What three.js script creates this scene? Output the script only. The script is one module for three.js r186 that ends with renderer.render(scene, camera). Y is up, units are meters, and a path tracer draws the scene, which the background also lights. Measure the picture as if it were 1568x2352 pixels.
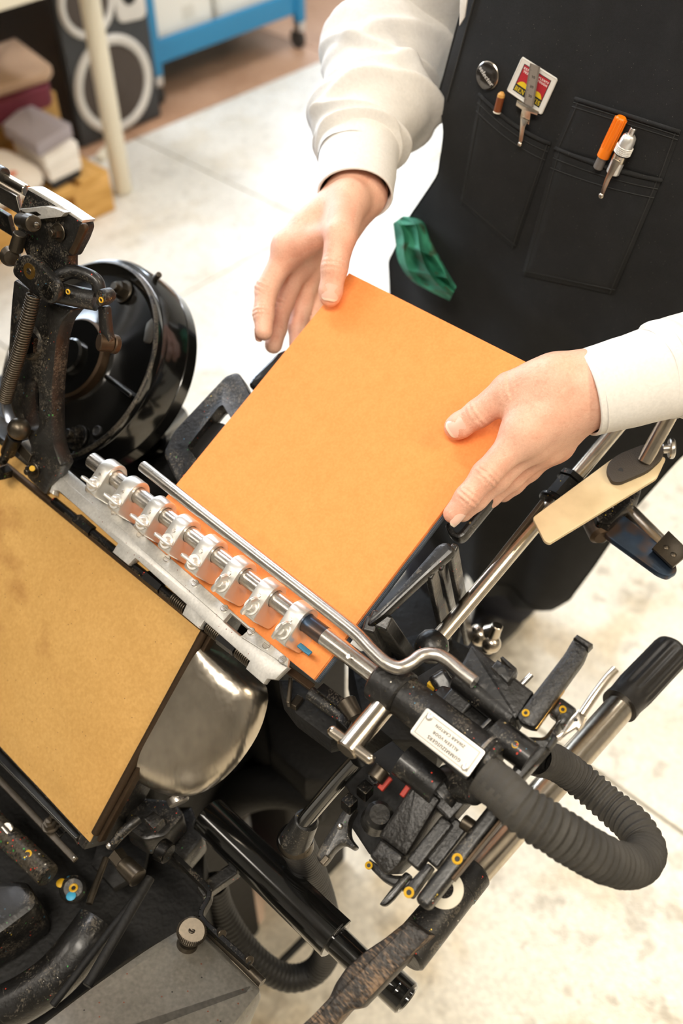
import * as THREE from 'three';
import { mergeGeometries, mergeVertices, toCreasedNormals } from 'three/addons/utils/BufferGeometryUtils.js';
import { RoundedBoxGeometry } from 'three/addons/geometries/RoundedBoxGeometry.js';
import { RectAreaLightUniformsLib } from 'three/addons/lights/RectAreaLightUniformsLib.js';

// ---------- camera, exposure, lights ----------
// axes: x runs along the press's suction bar, y is up, -z is the side where the printer stands
const scene = new THREE.Scene();
scene.background = new THREE.Color(0.75, 0.86, 1.0);            // overcast daylight outside the windows
scene.backgroundIntensity = 12;
const PITCH = THREE.MathUtils.degToRad(46), YAW = THREE.MathUtils.degToRad(42.8), FOCAL = 2200;
const EYE = new THREE.Vector3(0.393, 1.58, 0.4145);
const camera = new THREE.PerspectiveCamera(2 * Math.atan(1176 / FOCAL) * 180 / Math.PI, 1568 / 2352, 0.05, 60);
camera.position.copy(EYE);
camera.rotation.order = 'YXZ';
camera.rotation.set(-PITCH, YAW, 0);
camera.focus = 0.72;
camera.userData.fStop = 4.5;
camera.updateMatrixWorld(true);
const renderer = new THREE.WebGLRenderer({ antialias: true });
renderer.toneMapping = THREE.LinearToneMapping;
renderer.toneMappingExposure = 0.96;
renderer.shadowMap.enabled = true;
RectAreaLightUniformsLib.init();

// ---------- survey: where a line of sight meets a plane of known height, depth or side ----------
const V = (x, y, z) => new THREE.Vector3(x, y, z);
function sight(px, py) { return V((px - 784) / FOCAL, -(py - 1176) / FOCAL, -1).applyQuaternion(camera.quaternion); }
function H(px, py, y) { const r = sight(px, py); return EYE.clone().addScaledVector(r, (y - EYE.y) / r.y); }
function ZP(px, py, z) { const r = sight(px, py); return EYE.clone().addScaledVector(r, (z - EYE.z) / r.z); }
function XP(px, py, x) { const r = sight(px, py); return EYE.clone().addScaledVector(r, (x - EYE.x) / r.x); }
function PP(px, py, p, n) { const r = sight(px, py); return EYE.clone().addScaledVector(r, n.dot(p.clone().sub(EYE)) / n.dot(r)); }

// ---------- random numbers and noise ----------
function rng(seed) { let s = seed >>> 0; return () => { s = (s + 0x6D2B79F5) >>> 0; let t = Math.imul(s ^ (s >>> 15), 1 | s); t = (t + Math.imul(t ^ (t >>> 7), 61 | t)) ^ t; return ((t ^ (t >>> 14)) >>> 0) / 4294967296; }; }
const hash2 = (x, y, s) => { let h = Math.imul(x, 374761393) ^ Math.imul(y, 668265263) ^ Math.imul(s, 2147483647); h = Math.imul(h ^ (h >>> 13), 1274126177); return ((h ^ (h >>> 16)) >>> 0) / 4294967296; };
function vnoise(x, y, per, s) {                                   // tiles every per cells
  const ix = Math.floor(x), iy = Math.floor(y), fx = x - ix, fy = y - iy, u = fx * fx * (3 - 2 * fx), v = fy * fy * (3 - 2 * fy), m = (n) => ((n % per) + per) % per;
  const a = hash2(m(ix), m(iy), s), b = hash2(m(ix + 1), m(iy), s), c = hash2(m(ix), m(iy + 1), s), d = hash2(m(ix + 1), m(iy + 1), s);
  return a + (b - a) * u + (c - a) * v + (a - b - c + d) * u * v;
}
function fbm(u, v, per, oct, s) { let a = 0, w = 0.5, t = 0; for (let i = 0; i < oct; i++) { a += w * vnoise(u * per, v * per, per, s + i); t += w; w *= 0.5; per *= 2; } return a / t; }
const clamp = THREE.MathUtils.clamp, lerp = THREE.MathUtils.lerp, sstep = THREE.MathUtils.smoothstep;

// ---------- textures ----------
function tex(size, fn, srgb = true, height = size) {
  const d = new Uint8Array(size * height * 4);
  for (let j = 0; j < height; j++) for (let i = 0; i < size; i++) {
    const c = fn(i / size, j / height, i, j), k = (j * size + i) * 4;
    d[k] = clamp(c[0], 0, 255); d[k + 1] = clamp(c[1], 0, 255); d[k + 2] = clamp(c[2], 0, 255); d[k + 3] = 255;
  }
  const t = new THREE.DataTexture(d, size, height);
  t.wrapS = t.wrapT = THREE.RepeatWrapping; t.magFilter = THREE.LinearFilter; t.minFilter = THREE.LinearMipmapLinearFilter; t.generateMipmaps = true;
  if (srgb) t.colorSpace = THREE.SRGBColorSpace;
  t.needsUpdate = true;
  return t;
}
const grey = (fn) => (u, v, i, j) => { const g = fn(u, v, i, j) * 255; return [g, g, g]; };
function rep(t, perMetreU, perMetreV = perMetreU) { const c = t.clone(); c.repeat.set(perMetreU, perMetreV); c.needsUpdate = true; return c; }
const mix3 = (a, b, t) => [lerp(a[0], b[0], t), lerp(a[1], b[1], t), lerp(a[2], b[2], t)];
function canvasTex(w, h, draw) {
  const c = document.createElement('canvas'); c.width = w; c.height = h; draw(c.getContext('2d'), w, h);
  const t = new THREE.CanvasTexture(c); t.colorSpace = THREE.SRGBColorSpace; t.magFilter = THREE.LinearFilter; return t;
}

// ---------- geometry helpers (uv in metres) ----------
const UPV = V(0, 1, 0);
function flat(g) { const n = g.index ? g.toNonIndexed() : g; for (const k of Object.keys(n.attributes)) if (!['position', 'normal', 'uv'].includes(k)) n.deleteAttribute(k); return n; }
function boxUV(g) {
  g = flat(g); if (!g.attributes.normal) g.computeVertexNormals();
  const p = g.attributes.position, uv = new Float32Array(p.count * 2), a = V(), b = V(), c = V();
  for (let i = 0; i < p.count; i += 3) {
    a.fromBufferAttribute(p, i); b.fromBufferAttribute(p, i + 1); c.fromBufferAttribute(p, i + 2);
    const n = b.clone().sub(a).cross(c.clone().sub(a)), x = Math.abs(n.x), y = Math.abs(n.y), z = Math.abs(n.z);
    [a, b, c].forEach((q, k) => { const o = (i + k) * 2; if (x > y && x > z) { uv[o] = q.z; uv[o + 1] = q.y; } else if (y > z) { uv[o] = q.x; uv[o + 1] = q.z; } else { uv[o] = q.x; uv[o + 1] = q.y; } });
  }
  g.setAttribute('uv', new THREE.BufferAttribute(uv, 2));
  return g;
}
function creased(g, angle) { g = g.clone(); g.scale(1000, 1000, 1000); g = toCreasedNormals(g, angle); return g.scale(0.001, 0.001, 0.001); }   // worked in millimetres, so that close vertices stay apart
function join(list) { return list.length === 1 ? list[0] : mergeGeometries(list.map((g) => { g = flat(g); if (!g.attributes.uv) g = boxUV(g); return g; })); }
function basis(dir, up = UPV) {                                  // z along dir
  const z = dir.clone().normalize(); let x = up.clone().cross(z); if (x.lengthSq() < 1e-8) x = V(1, 0, 0).cross(z).lengthSq() > 1e-8 ? V(1, 0, 0).cross(z) : V(0, 0, 1).cross(z);
  x.normalize(); return new THREE.Matrix4().makeBasis(x, z.clone().cross(x), z);
}
function cyl(a, b, r0, r1 = r0, seg = 24, bev = 0) {              // round bar from a to b with chamfered ends
  const L = a.distanceTo(b), e = Math.min(bev || Math.min(r0, r1) * 0.12, L * 0.3);
  const pts = [[0, 0], [r0 - e, 0], [r0, e], [r1, L - e], [r1 - e, L], [0, L]].map(([x, y]) => new THREE.Vector2(Math.max(x, 0), y));
  return lathe(pts, a, b.clone().sub(a), seg);
}
function lathe(pts, at, axis, seg = 32) {
  let g = new THREE.LatheGeometry(pts.map((p) => p.isVector2 ? p : new THREE.Vector2(p[0], p[1])), seg);
  g = creased(g, 0.6);
  const m = basis(axis).multiply(new THREE.Matrix4().makeRotationX(Math.PI / 2)); m.setPosition(at);
  return boxUV(g.applyMatrix4(m));
}
function ball(p, r, seg = 24) { const g = new THREE.SphereGeometry(r, seg, Math.round(seg * 0.7)); g.translate(p.x, p.y, p.z); return boxUV(g); }
function tube(pts, r, n = 60, seg = 14, tension = 0.5) {
  const c = new THREE.CatmullRomCurve3(pts, false, 'catmullrom', tension);
  const g = new THREE.TubeGeometry(c, n, r, seg, false);
  const p0 = c.getPoint(0), p1 = c.getPoint(1), caps = [];
  for (const [p, t] of [[p0, c.getTangent(0).negate()], [p1, c.getTangent(1)]]) { const k = new THREE.CircleGeometry(r, seg); k.applyMatrix4(basis(t).setPosition(p)); caps.push(k); }
  return join([boxUV(g), ...caps.map(boxUV)]);
}
function bar(a, b, w, h, r = 0.0015, up = UPV) {                  // rectangular bar from a to b, w across, h along up
  const L = a.distanceTo(b); const g = new RoundedBoxGeometry(w, h, L, 2, Math.min(r, w * 0.45, h * 0.45, L * 0.45));
  g.applyMatrix4(basis(b.clone().sub(a), up).setPosition(a.clone().add(b).multiplyScalar(0.5)));
  return boxUV(g);
}
function box(c, w, h, d, r = 0.0015, ry = 0) { const g = new RoundedBoxGeometry(w, h, d, 2, Math.min(r, w * 0.45, h * 0.45, d * 0.45)); if (ry) g.rotateY(ry); g.translate(c.x, c.y, c.z); return boxUV(g); }
function slab(pts, n, t, bev = 0.0012, holes = [], round = 0) {   // planar outline pts (seen face), thickness t behind the face
  n = n.clone().normalize();
  const o = pts[0].clone(), ex = pts[1].clone().sub(o); ex.addScaledVector(n, -ex.dot(n)).normalize();
  const ey = n.clone().cross(ex), q = (p) => { const d = p.clone().sub(o); return new THREE.Vector2(d.dot(ex), d.dot(ey)); };
  const outline = (ps) => {
    let a = ps.map(q); if (!round) return a;
    const out = []; for (let i = 0; i < a.length; i++) {
      const p = a[(i + a.length - 1) % a.length], c = a[i], s = a[(i + 1) % a.length], r = Math.min(round, p.distanceTo(c) * 0.45, s.distanceTo(c) * 0.45);
      const u = p.clone().sub(c).setLength(r).add(c), w = s.clone().sub(c).setLength(r).add(c);
      for (let k = 0; k <= 4; k++) { const e = k / 4; out.push(u.clone().multiplyScalar((1 - e) ** 2).addScaledVector(c, 2 * e * (1 - e)).addScaledVector(w, e * e)); }
    } return out;
  };
  const s = new THREE.Shape(outline(pts)); for (const h of holes) s.holes.push(new THREE.Path(outline(h)));
  const b = Math.min(bev, t * 0.4);
  const g = new THREE.ExtrudeGeometry(s, { depth: Math.max(t - 2 * b, 1e-5), bevelEnabled: b > 0, bevelThickness: b, bevelSize: b, bevelOffset: -b, bevelSegments: 2, curveSegments: 12, steps: 1 });
  g.translate(0, 0, -t + b);
  g.applyMatrix4(new THREE.Matrix4().makeBasis(ex, ey, n).setPosition(o));
  return boxUV(creased(g, 0.5));
}
function hex(p, dir, r, h, bev = 0.0006) { const g = creased(new THREE.CylinderGeometry(r - bev, r, h, 6), 0.3); const m = basis(dir).multiply(new THREE.Matrix4().makeRotationX(Math.PI / 2)); m.setPosition(p.clone().addScaledVector(dir.clone().normalize(), h / 2)); return boxUV(g.applyMatrix4(m)); }
function bolt(p, dir, r) {                                        // washer, hexagon nut and stud end
  const d = dir.clone().normalize(), k = (h) => p.clone().addScaledVector(d, h);
  return join([cyl(p, k(r * 0.25), r * 1.35), hex(k(r * 0.25), d, r, r * 0.9), cyl(k(r), k(r * 1.7), r * 0.5)]);
}
function screwHead(p, dir, r) {                                   // slotted round head
  const d = dir.clone().normalize(), s = basis(d), x = V().setFromMatrixColumn(s, 0), y = V().setFromMatrixColumn(s, 1), out = [];
  for (const sg of [-1, 1]) {
    const sh = new THREE.Shape(); const a0 = Math.asin(0.14); sh.absarc(0, 0, r, sg > 0 ? a0 : Math.PI + a0, sg > 0 ? Math.PI - a0 : 2 * Math.PI - a0, false);
    const g = new THREE.ExtrudeGeometry(sh, { depth: r * 0.35, bevelEnabled: true, bevelThickness: r * 0.12, bevelSize: r * 0.12, bevelOffset: -r * 0.12, bevelSegments: 1, curveSegments: 10 });
    out.push(boxUV(g.applyMatrix4(new THREE.Matrix4().makeBasis(x, y, d).setPosition(p))));
  }
  out.push(cyl(p, p.clone().addScaledVector(d, r * 0.15), r * 0.95, r * 0.95, 16));
  return join(out);
}
function helix(a, b, R, r, turns, seg = 10) {
  const m = basis(b.clone().sub(a)).setPosition(a), L = a.distanceTo(b), pts = [];
  for (let i = 0; i <= turns * 14; i++) { const t = i / (turns * 14), w = t * turns * 2 * Math.PI; pts.push(V(Math.cos(w) * R, Math.sin(w) * R, t * L).applyMatrix4(m)); }
  return boxUV(new THREE.TubeGeometry(new THREE.CatmullRomCurve3(pts), turns * 14, r, seg));
}
function ribbed(pts, r, amp, pitch, seg = 28, tension = 0.5, flatTo = 0) {   // corrugated hose
  const c = new THREE.CatmullRomCurve3(pts, false, 'catmullrom', tension), L = c.getLength(), n = Math.round(L / pitch * 8);
  const g = new THREE.TubeGeometry(c, n, 1, seg, false), p = g.attributes.position, fr = c.computeFrenetFrames(n, false);
  for (let i = 0; i <= n; i++) { const s = i / n * L, o = c.getPointAt(i / n), k = (typeof r === 'function' ? r(i / n) : r) + amp * (0.5 + 0.5 * Math.cos(s / pitch * 2 * Math.PI)) * (s < flatTo ? 0.25 : 1) * (0.85 + 0.3 * hash2(Math.round(s / pitch), 3, 7));
    for (let j = 0; j <= seg; j++) { const id = i * (seg + 1) + j; p.setXYZ(id, o.x + (p.getX(id) - o.x) * k, o.y + (p.getY(id) - o.y) * k, o.z + (p.getZ(id) - o.z) * k); } }
  g.computeVertexNormals();
  return boxUV(g);
}

// ---------- naming ----------
const taken = {};
function numbered(n) { taken[n] = (taken[n] ?? -1) + 1; return taken[n] ? n + '_' + String(taken[n]).padStart(3, '0') : n; }
function put(o, parent) { o.traverse((m) => { if (m.isMesh) { m.castShadow = m.receiveShadow = true; } }); (parent ?? scene).add(o); return o; }
function thing(name, label, category, at = V(0, 0, 0), group) { const g = new THREE.Group(); g.name = numbered(name); g.position.copy(at); g.userData = { label, category }; if (group) g.userData.group = group; return put(g); }
function part(parent, name, geos, mat, label) {                   // parts are built in world axes and set back by their thing's place
  const g = Array.isArray(geos) ? join(geos) : geos, m = new THREE.Mesh(g, mat); m.name = name;
  if (label) m.userData.label = label;
  const o = V(); for (let q = parent; q; q = q.parent) o.add(q.position); if (o.lengthSq()) g.translate(-o.x, -o.y, -o.z);
  return put(m, parent);
}
function solo(name, geos, mat, label, category, group) { const m = new THREE.Mesh(Array.isArray(geos) ? join(geos) : geos, mat); m.name = numbered(name); m.userData = { label, category }; if (group) m.userData.group = group; return put(m); }
function structure(name, geos, mat) { const m = new THREE.Mesh(Array.isArray(geos) ? join(geos) : geos, mat); m.name = name; m.userData = { kind: 'structure' }; return put(m); }

// ---------- materials ----------
const std = (o) => new THREE.MeshStandardMaterial(o), phys = (o) => new THREE.MeshPhysicalMaterial(o);
const hex3 = (h) => [(h >> 16) & 255, (h >> 8) & 255, h & 255];
// worn black enamel: rubbed brownish patches, fine scratches, dried ink specks
function enamelTex(seed, wear, specks) {
  const n = 512, r = rng(seed), dots = [], scr = [];
  const inks = [[196, 60, 40], [60, 150, 70], [222, 190, 60], [225, 220, 205], [70, 150, 190], [150, 130, 90]];
  for (let i = 0; i < specks; i++) dots.push([r() * n, r() * n, 0.6 + r() * r() * 3.2, inks[Math.floor(r() * r() * 1.7 * inks.length) % inks.length]]);
  const d = new Float32Array(n * n * 3);
  for (let j = 0; j < n; j++) for (let i = 0; i < n; i++) {
    const u = i / n, v = j / n, a = fbm(u, v, 8, 4, seed), b = fbm(u, v, 128, 2, seed + 9);
    let w = sstep(a * 0.72 + b * 0.5, 0.74 - wear, 0.90 - wear * 0.7);
    const c = mix3([13, 12, 11], mix3([54, 49, 42], [104, 96, 82], b), w * 0.85), k = (j * n + i) * 3, g = (b - 0.5) * 9;
    d[k] = c[0] + g; d[k + 1] = c[1] + g; d[k + 2] = c[2] + g;
  }
  for (let s = 0; s < 60; s++) { let x = r() * n, y = r() * n; const a = r() * 6.28, L = 8 + r() * 40, w = 20 + r() * 60; for (let t = 0; t < L; t++) { const k = (((Math.floor(y) + n) % n) * n + (Math.floor(x) + n) % n) * 3; d[k] += w; d[k + 1] += w * 0.95; d[k + 2] += w * 0.85; x = (x + Math.cos(a) + n) % n; y = (y + Math.sin(a) + n) % n; } }
  for (const [x, y, q, c] of dots) for (let j = -5; j <= 5; j++) for (let i = -5; i <= 5; i++) if (i * i + j * j * (0.6 + (q % 1)) < q * q) { const k = (((Math.floor(y + j) + n) % n) * n + (Math.floor(x + i) + n) % n) * 3; d[k] = c[0]; d[k + 1] = c[1]; d[k + 2] = c[2]; }
  return tex(n, (u, v, i, j) => { const k = (j * n + i) * 3; return [d[k], d[k + 1], d[k + 2]]; });
}
const castBump = tex(256, grey((u, v) => 0.6 * fbm(u, v, 40, 2, 5) + 0.4 * fbm(u, v, 12, 2, 6)), false);
const fineBump = tex(256, grey((u, v) => fbm(u, v, 64, 2, 15)), false);
const wornRough = tex(256, grey((u, v) => 0.32 + 0.4 * fbm(u, v, 10, 4, 21)), false);
const enamelA = enamelTex(11, 0.10, 150), enamelB = enamelTex(23, 0.02, 60), enamelC = enamelTex(37, -0.1, 18);
const M = {};
M.worn = phys({ map: rep(enamelA, 9), roughness: 0.95, roughnessMap: rep(wornRough, 9), bumpMap: rep(castBump, 12), bumpScale: 0.0005, clearcoat: 0.35, clearcoatRoughness: 0.3 });
M.enamel = phys({ map: rep(enamelB, 8), roughness: 0.9, roughnessMap: rep(wornRough, 7), bumpMap: rep(castBump, 14), bumpScale: 0.0004, clearcoat: 0.35, clearcoatRoughness: 0.2 });
M.gloss = phys({ color: 0x0d0d0c, roughness: 0.3, roughnessMap: rep(wornRough, 4), clearcoat: 0.8, clearcoatRoughness: 0.1 });
M.cast = phys({ color: 0x13110f, roughness: 0.5, bumpMap: rep(castBump, 16), bumpScale: 0.0014, clearcoat: 0.4, clearcoatRoughness: 0.3 });
M.deep = std({ color: 0x0b0a09, roughness: 0.7, bumpMap: rep(castBump, 8), bumpScale: 0.001 });
const brushed = tex(256, grey((u, v) => 0.62 + 0.24 * (fbm(u * 0.03, v, 128, 2, 31) - 0.5) + 0.2 * (fbm(u, v, 5, 4, 33) - 0.5)), false);
const steelTint = tex(256, (u, v) => { const a = fbm(u, v, 5, 5, 41), b = fbm(u, v, 60, 2, 43), g = 212 + (a - 0.5) * 44 + (b - 0.5) * 24; return [g, g * 0.975, g * 0.94]; });
const aluTint = tex(512, (u, v) => { const a = fbm(u, v, 6, 5, 47), b = fbm(u, v, 90, 2, 49), s = hash2(Math.floor(u * 200), Math.floor(v * 200), 3) > 0.9985 ? 1 : 0, g = 208 + (a - 0.5) * 40 + (b - 0.5) * 24; return s ? [120, 60, 55] : [g, g * 0.99, g * 0.965]; });
M.steel = std({ map: rep(steelTint, 12), metalness: 1, roughness: 0.5, roughnessMap: rep(brushed, 10) });
M.chrome = std({ color: 0xf2ece2, metalness: 1, roughness: 0.24, map: rep(steelTint, 5) });
M.alu = std({ map: rep(aluTint, 9), metalness: 0.5, roughness: 0.6, roughnessMap: rep(brushed, 6) });
M.clampAlu = std({ color: 0xe9e7e2, metalness: 0.75, roughness: 0.36, bumpMap: rep(fineBump, 40), bumpScale: 0.00001 });
M.mirror = phys({ color: 0xf0ebe2, metalness: 1, roughness: 0.27, map: rep(steelTint, 3), bumpMap: rep(fineBump, 5), bumpScale: 0.0002 });
M.darkSteel = std({ map: rep(enamelA, 8), color: 0xffffff, metalness: 0.6, roughness: 0.42 });
M.gunmetal = std({ color: 0x6b655c, metalness: 0.9, roughness: 0.38, map: rep(steelTint, 14) });
M.brownSteel = std({ color: 0x5a4a3a, metalness: 0.7, roughness: 0.5, map: rep(steelTint, 10) });
const blueTint = tex(256, (u, v) => { const a = fbm(u, v, 4, 4, 61), b = fbm(u, v, 3, 3, 66); return mix3(mix3([54, 66, 84], [92, 112, 138], a), [112, 92, 82], sstep(b, 0.5, 0.75)); });
M.blued = std({ map: rep(blueTint, 16), metalness: 0.85, roughness: 0.33 });
M.rubber = std({ map: rep(tex(256, (u, v) => { const a = fbm(u, v, 8, 5, 71) - 0.5, g = 62 + a * 34; return [g, g * 0.96, g * 0.89]; }), 8), roughness: 0.78, bumpMap: rep(fineBump, 30), bumpScale: 0.0002 });
M.blackRubber = std({ color: 0x161514, roughness: 0.55 });
M.gripBlack = phys({ color: 0x1b1917, roughness: 0.42, bumpMap: rep(fineBump, 30), bumpScale: 0.0001 });
M.yellow = std({ color: 0xd2a51e, roughness: 0.5 });
M.red = std({ color: 0xb0382a, roughness: 0.55 });
M.brass = std({ color: 0xb9934f, metalness: 1, roughness: 0.35 });
M.whitePlastic = std({ color: 0xd9d2bf, roughness: 0.5 });
const manilaTex = tex(1024, (u, v) => {
  const a = fbm(u, v, 3, 4, 81), b = fbm(u, v, 160, 2, 83), c = fbm(u * 0.6 + v * 0.5, v - u * 0.3, 8, 5, 85), s = hash2(Math.floor(u * 512), Math.floor(v * 512), 11);
  let k = mix3([206, 164, 97], [193, 148, 81], a); k = mix3(k, [158, 112, 58], sstep(c, 0.60, 0.85) * 0.6);
  const g = (b - 0.5) * 16; if (s > 0.9993) return [110, 80, 50]; return [k[0] + g, k[1] + g, k[2] + g];
});
M.manila = std({ map: rep(manilaTex, 3), roughness: 0.62, bumpMap: rep(tex(256, grey((u, v) => fbm(u, v, 4, 4, 88)), false), 7), bumpScale: 0.0016 });
M.orange = std({ map: rep(tex(512, (u, v) => { const b = fbm(u, v, 120, 2, 91), a = fbm(u, v, 20, 3, 93), g = (b - 0.5) * 12 + (a - 0.5) * 6; return [249 + g, 153 + g, 82 + g]; }), 6), roughness: 0.85 });
M.slate = std({ color: 0x5c6672, roughness: 0.85 });
M.slateDark = std({ color: 0x3d4650, roughness: 0.85 });
M.coverGrey = phys({ map: rep(tex(512, (u, v) => { const a = fbm(u, v, 5, 5, 101), b = fbm(u, v, 120, 2, 103), s = hash2(Math.floor(u * 256), Math.floor(v * 256), 5); if (s > 0.9975) return s > 0.9988 ? [30, 28, 26] : [120, 60, 40]; const g = 116 + (a - 0.5) * 40 + (b - 0.5) * 26; return [g, g * 0.97, g * 0.9]; }), 4), metalness: 0.3, roughness: 0.42, clearcoat: 0.3, clearcoatRoughness: 0.3 });

// ---------- room: floor slabs, walls, ceiling, windows, lamps ----------
const slabTex = (s, dirt) => tex(1024, (u, v) => {
  const a = fbm(u, v, 3, 5, s), b = fbm(u, v, 9, 4, s + 5), c = fbm(u, v, 180, 2, s + 7), d = fbm(u, v, 30, 3, s + 11);
  let k = mix3([238, 236, 228], [226, 222, 211], sstep(a, 0.35, 0.7));
  k = mix3(k, [196, 176, 140], sstep(b, 0.55, 0.82) * 0.6 * dirt); k = mix3(k, [150, 142, 128], sstep(d, 0.60, 0.8) * 0.45 * dirt);
  const g = (c - 0.5) * 34; return [k[0] + g, k[1] + g, k[2] + g];
});
const floorTexs = [slabTex(201, 0.35), slabTex(233, 0.85)];
const floorMats = floorTexs.map((t, i) => phys({ map: rep(t, 0.9), color: i ? 0xfff9ee : 0xffffff, roughness: 0.42, roughnessMap: rep(wornRough, 2), bumpMap: rep(fineBump, 6), bumpScale: 0.0006 }));
const RX0 = -3.6, RX1 = 3.4, RZ0 = -5.4, RZ1 = 3.6, RH = 3.1;
const floorBed = structure('floor', box(V((RX0 + RX1) / 2, -0.09, (RZ0 + RZ1) / 2), RX1 - RX0 + 0.6, 0.16, RZ1 - RZ0 + 0.6, 0.001), std({ color: 0x8d8474, roughness: 0.95 }));
const jx = [RX0, -2.5, -1.59, -0.53, 0.53, 1.59, 2.65, RX1], jz = [RZ0, -4.78, -3.72, -2.66, -1.6, -0.54, 0.52, 1.58, 2.64, RZ1];
const brownSlab = phys({ map: rep(tex(512, (u, v) => { const a = fbm(u, v, 5, 4, 251), b = fbm(u, v, 90, 2, 253), g = (a - 0.5) * 36 + (b - 0.5) * 20; return [186 + g, 146 + g, 116 + g]; }), 1), roughness: 0.4 });
for (let i = 0; i < jx.length - 1; i++) for (let j = 0; j < jz.length - 1; j++) {
  const w = jx[i + 1] - jx[i] - 0.006, d = jz[j + 1] - jz[j] - 0.006;
  part(floorBed, 'floor_slab', box(V((jx[i] + jx[i + 1]) / 2, -0.005 - 0.0006 * ((i * 3 + j) % 2), (jz[j] + jz[j + 1]) / 2), w, 0.01, d, 0.0015), i === 0 ? brownSlab : floorMats[jx[i] > -0.6 ? 1 : 0]);
}
M.wall = std({ color: 0x9b958a, roughness: 0.9, bumpMap: rep(fineBump, 3), bumpScale: 0.001 });
M.ceiling = std({ color: 0x8f8a81, roughness: 0.95 });
M.frameWhite = std({ color: 0xe6e4de, roughness: 0.5 });
structure('ceiling', box(V((RX0 + RX1) / 2, RH + 0.08, (RZ0 + RZ1) / 2), RX1 - RX0 + 0.6, 0.16, RZ1 - RZ0 + 0.6, 0.001), M.ceiling);
const wx = (x, z0, z1, y0, y1) => box(V(x, (y0 + y1) / 2, (z0 + z1) / 2), 0.2, y1 - y0, z1 - z0, 0.001), wz = (z, x0, x1, y0, y1) => box(V((x0 + x1) / 2, (y0 + y1) / 2, z), x1 - x0, y1 - y0, 0.2, 0.001);
// the daylight side: three wide windows in the wall beyond the loudspeaker
const WY0 = 1.0, WY1 = 2.75, wins = [[-4.7, -3.2], [-2.7, -1.2], [-0.7, 0.8]];
{
  const g = [wx(RX0 - 0.1, RZ0 - 0.2, RZ1 + 0.2, 0, WY0), wx(RX0 - 0.1, RZ0 - 0.2, RZ1 + 0.2, WY1, RH)]; let z = RZ0 - 0.2;
  for (const [a, b] of wins) { g.push(wx(RX0 - 0.1, z, a, WY0, WY1)); z = b; } g.push(wx(RX0 - 0.1, z, RZ1 + 0.2, WY0, WY1));
  structure('wall_left', g, M.wall);
  wins.forEach(([a, b], i) => {
    const m = (a + b) / 2, x = RX0 - 0.12, f = [box(V(x, WY0 + 0.025, m), 0.06, 0.05, b - a), box(V(x, WY1 - 0.025, m), 0.06, 0.05, b - a), box(V(x, (WY0 + WY1) / 2, a + 0.025), 0.06, WY1 - WY0, 0.05), box(V(x, (WY0 + WY1) / 2, b - 0.025), 0.06, WY1 - WY0, 0.05), box(V(x, (WY0 + WY1) / 2, m), 0.05, WY1 - WY0, 0.04)];
    const w = structure('window_' + (i + 1), f, M.frameWhite);
    const pane = phys({ color: 0xffffff, roughness: 0, transmission: 1, thickness: 0 });
    for (const s of [-1, 1]) part(w, 'pane', box(V(x, (WY0 + WY1) / 2, m + s * (b - a) / 4), 0.006, WY1 - WY0 - 0.1, (b - a) / 2 - 0.07, 0.0005), pane);
  });
}
structure('wall_right', wx(RX1 + 0.1, RZ0 - 0.2, RZ1 + 0.2, 0, RH), M.wall);
structure('wall_back', wz(RZ0 - 0.1, RX0, RX1, 0, RH), M.wall);
structure('wall_front', wz(RZ1 + 0.1, RX0, RX1, 0, RH), M.wall);
// long ceiling luminaires
const LAMPS = [[-1.9, -2.6, 1, 1, 0xf6f8ff], [-1.9, -0.4, 1, 1, 0xfafaff], [0.3, -2.3, 1, 1.3, 0xfff8ee], [0.6, 1.0, 1, 1.3, 0xfff5e6], [-1.6, 1.8, 1, 0.5, 0xfff4e6], [2.0, -0.5, 1, 1.05, 0xffeccf]];
LAMPS.forEach(([x, z, alongX, k, tint], i) => {
  const lampGlow = std({ color: 0xffffff, emissive: tint, emissiveIntensity: 4 * k, roughness: 0.6 });
  const w = alongX ? 1.5 : 0.3, d = alongX ? 0.3 : 1.5, y = RH - 0.09;
  const t = thing('ceiling_lamp', ['long white ceiling lamp in the corner above the loudspeaker and trolley', 'long white ceiling lamp above the open floor beside the press', 'long white ceiling lamp above and behind the printer', 'long white ceiling lamp over the platen of the press', 'long white ceiling lamp behind the flywheel side of the press', 'long white ceiling lamp over the floor beyond the lever grip'][i], 'lamp', V(x, RH, z), 'ceiling lamps of the workshop');
  part(t, 'housing', box(V(x, RH - 0.045, z), w + 0.06, 0.085, d + 0.06, 0.004), M.frameWhite);
  part(t, 'diffuser', box(V(x, y + 0.001, z), w, 0.012, d, 0.003), lampGlow);
  const l = new THREE.RectAreaLight(tint, 25 * k, w, d); l.position.set(x, y - 0.02, z); l.lookAt(x, 0, z); scene.add(l);
});

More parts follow.
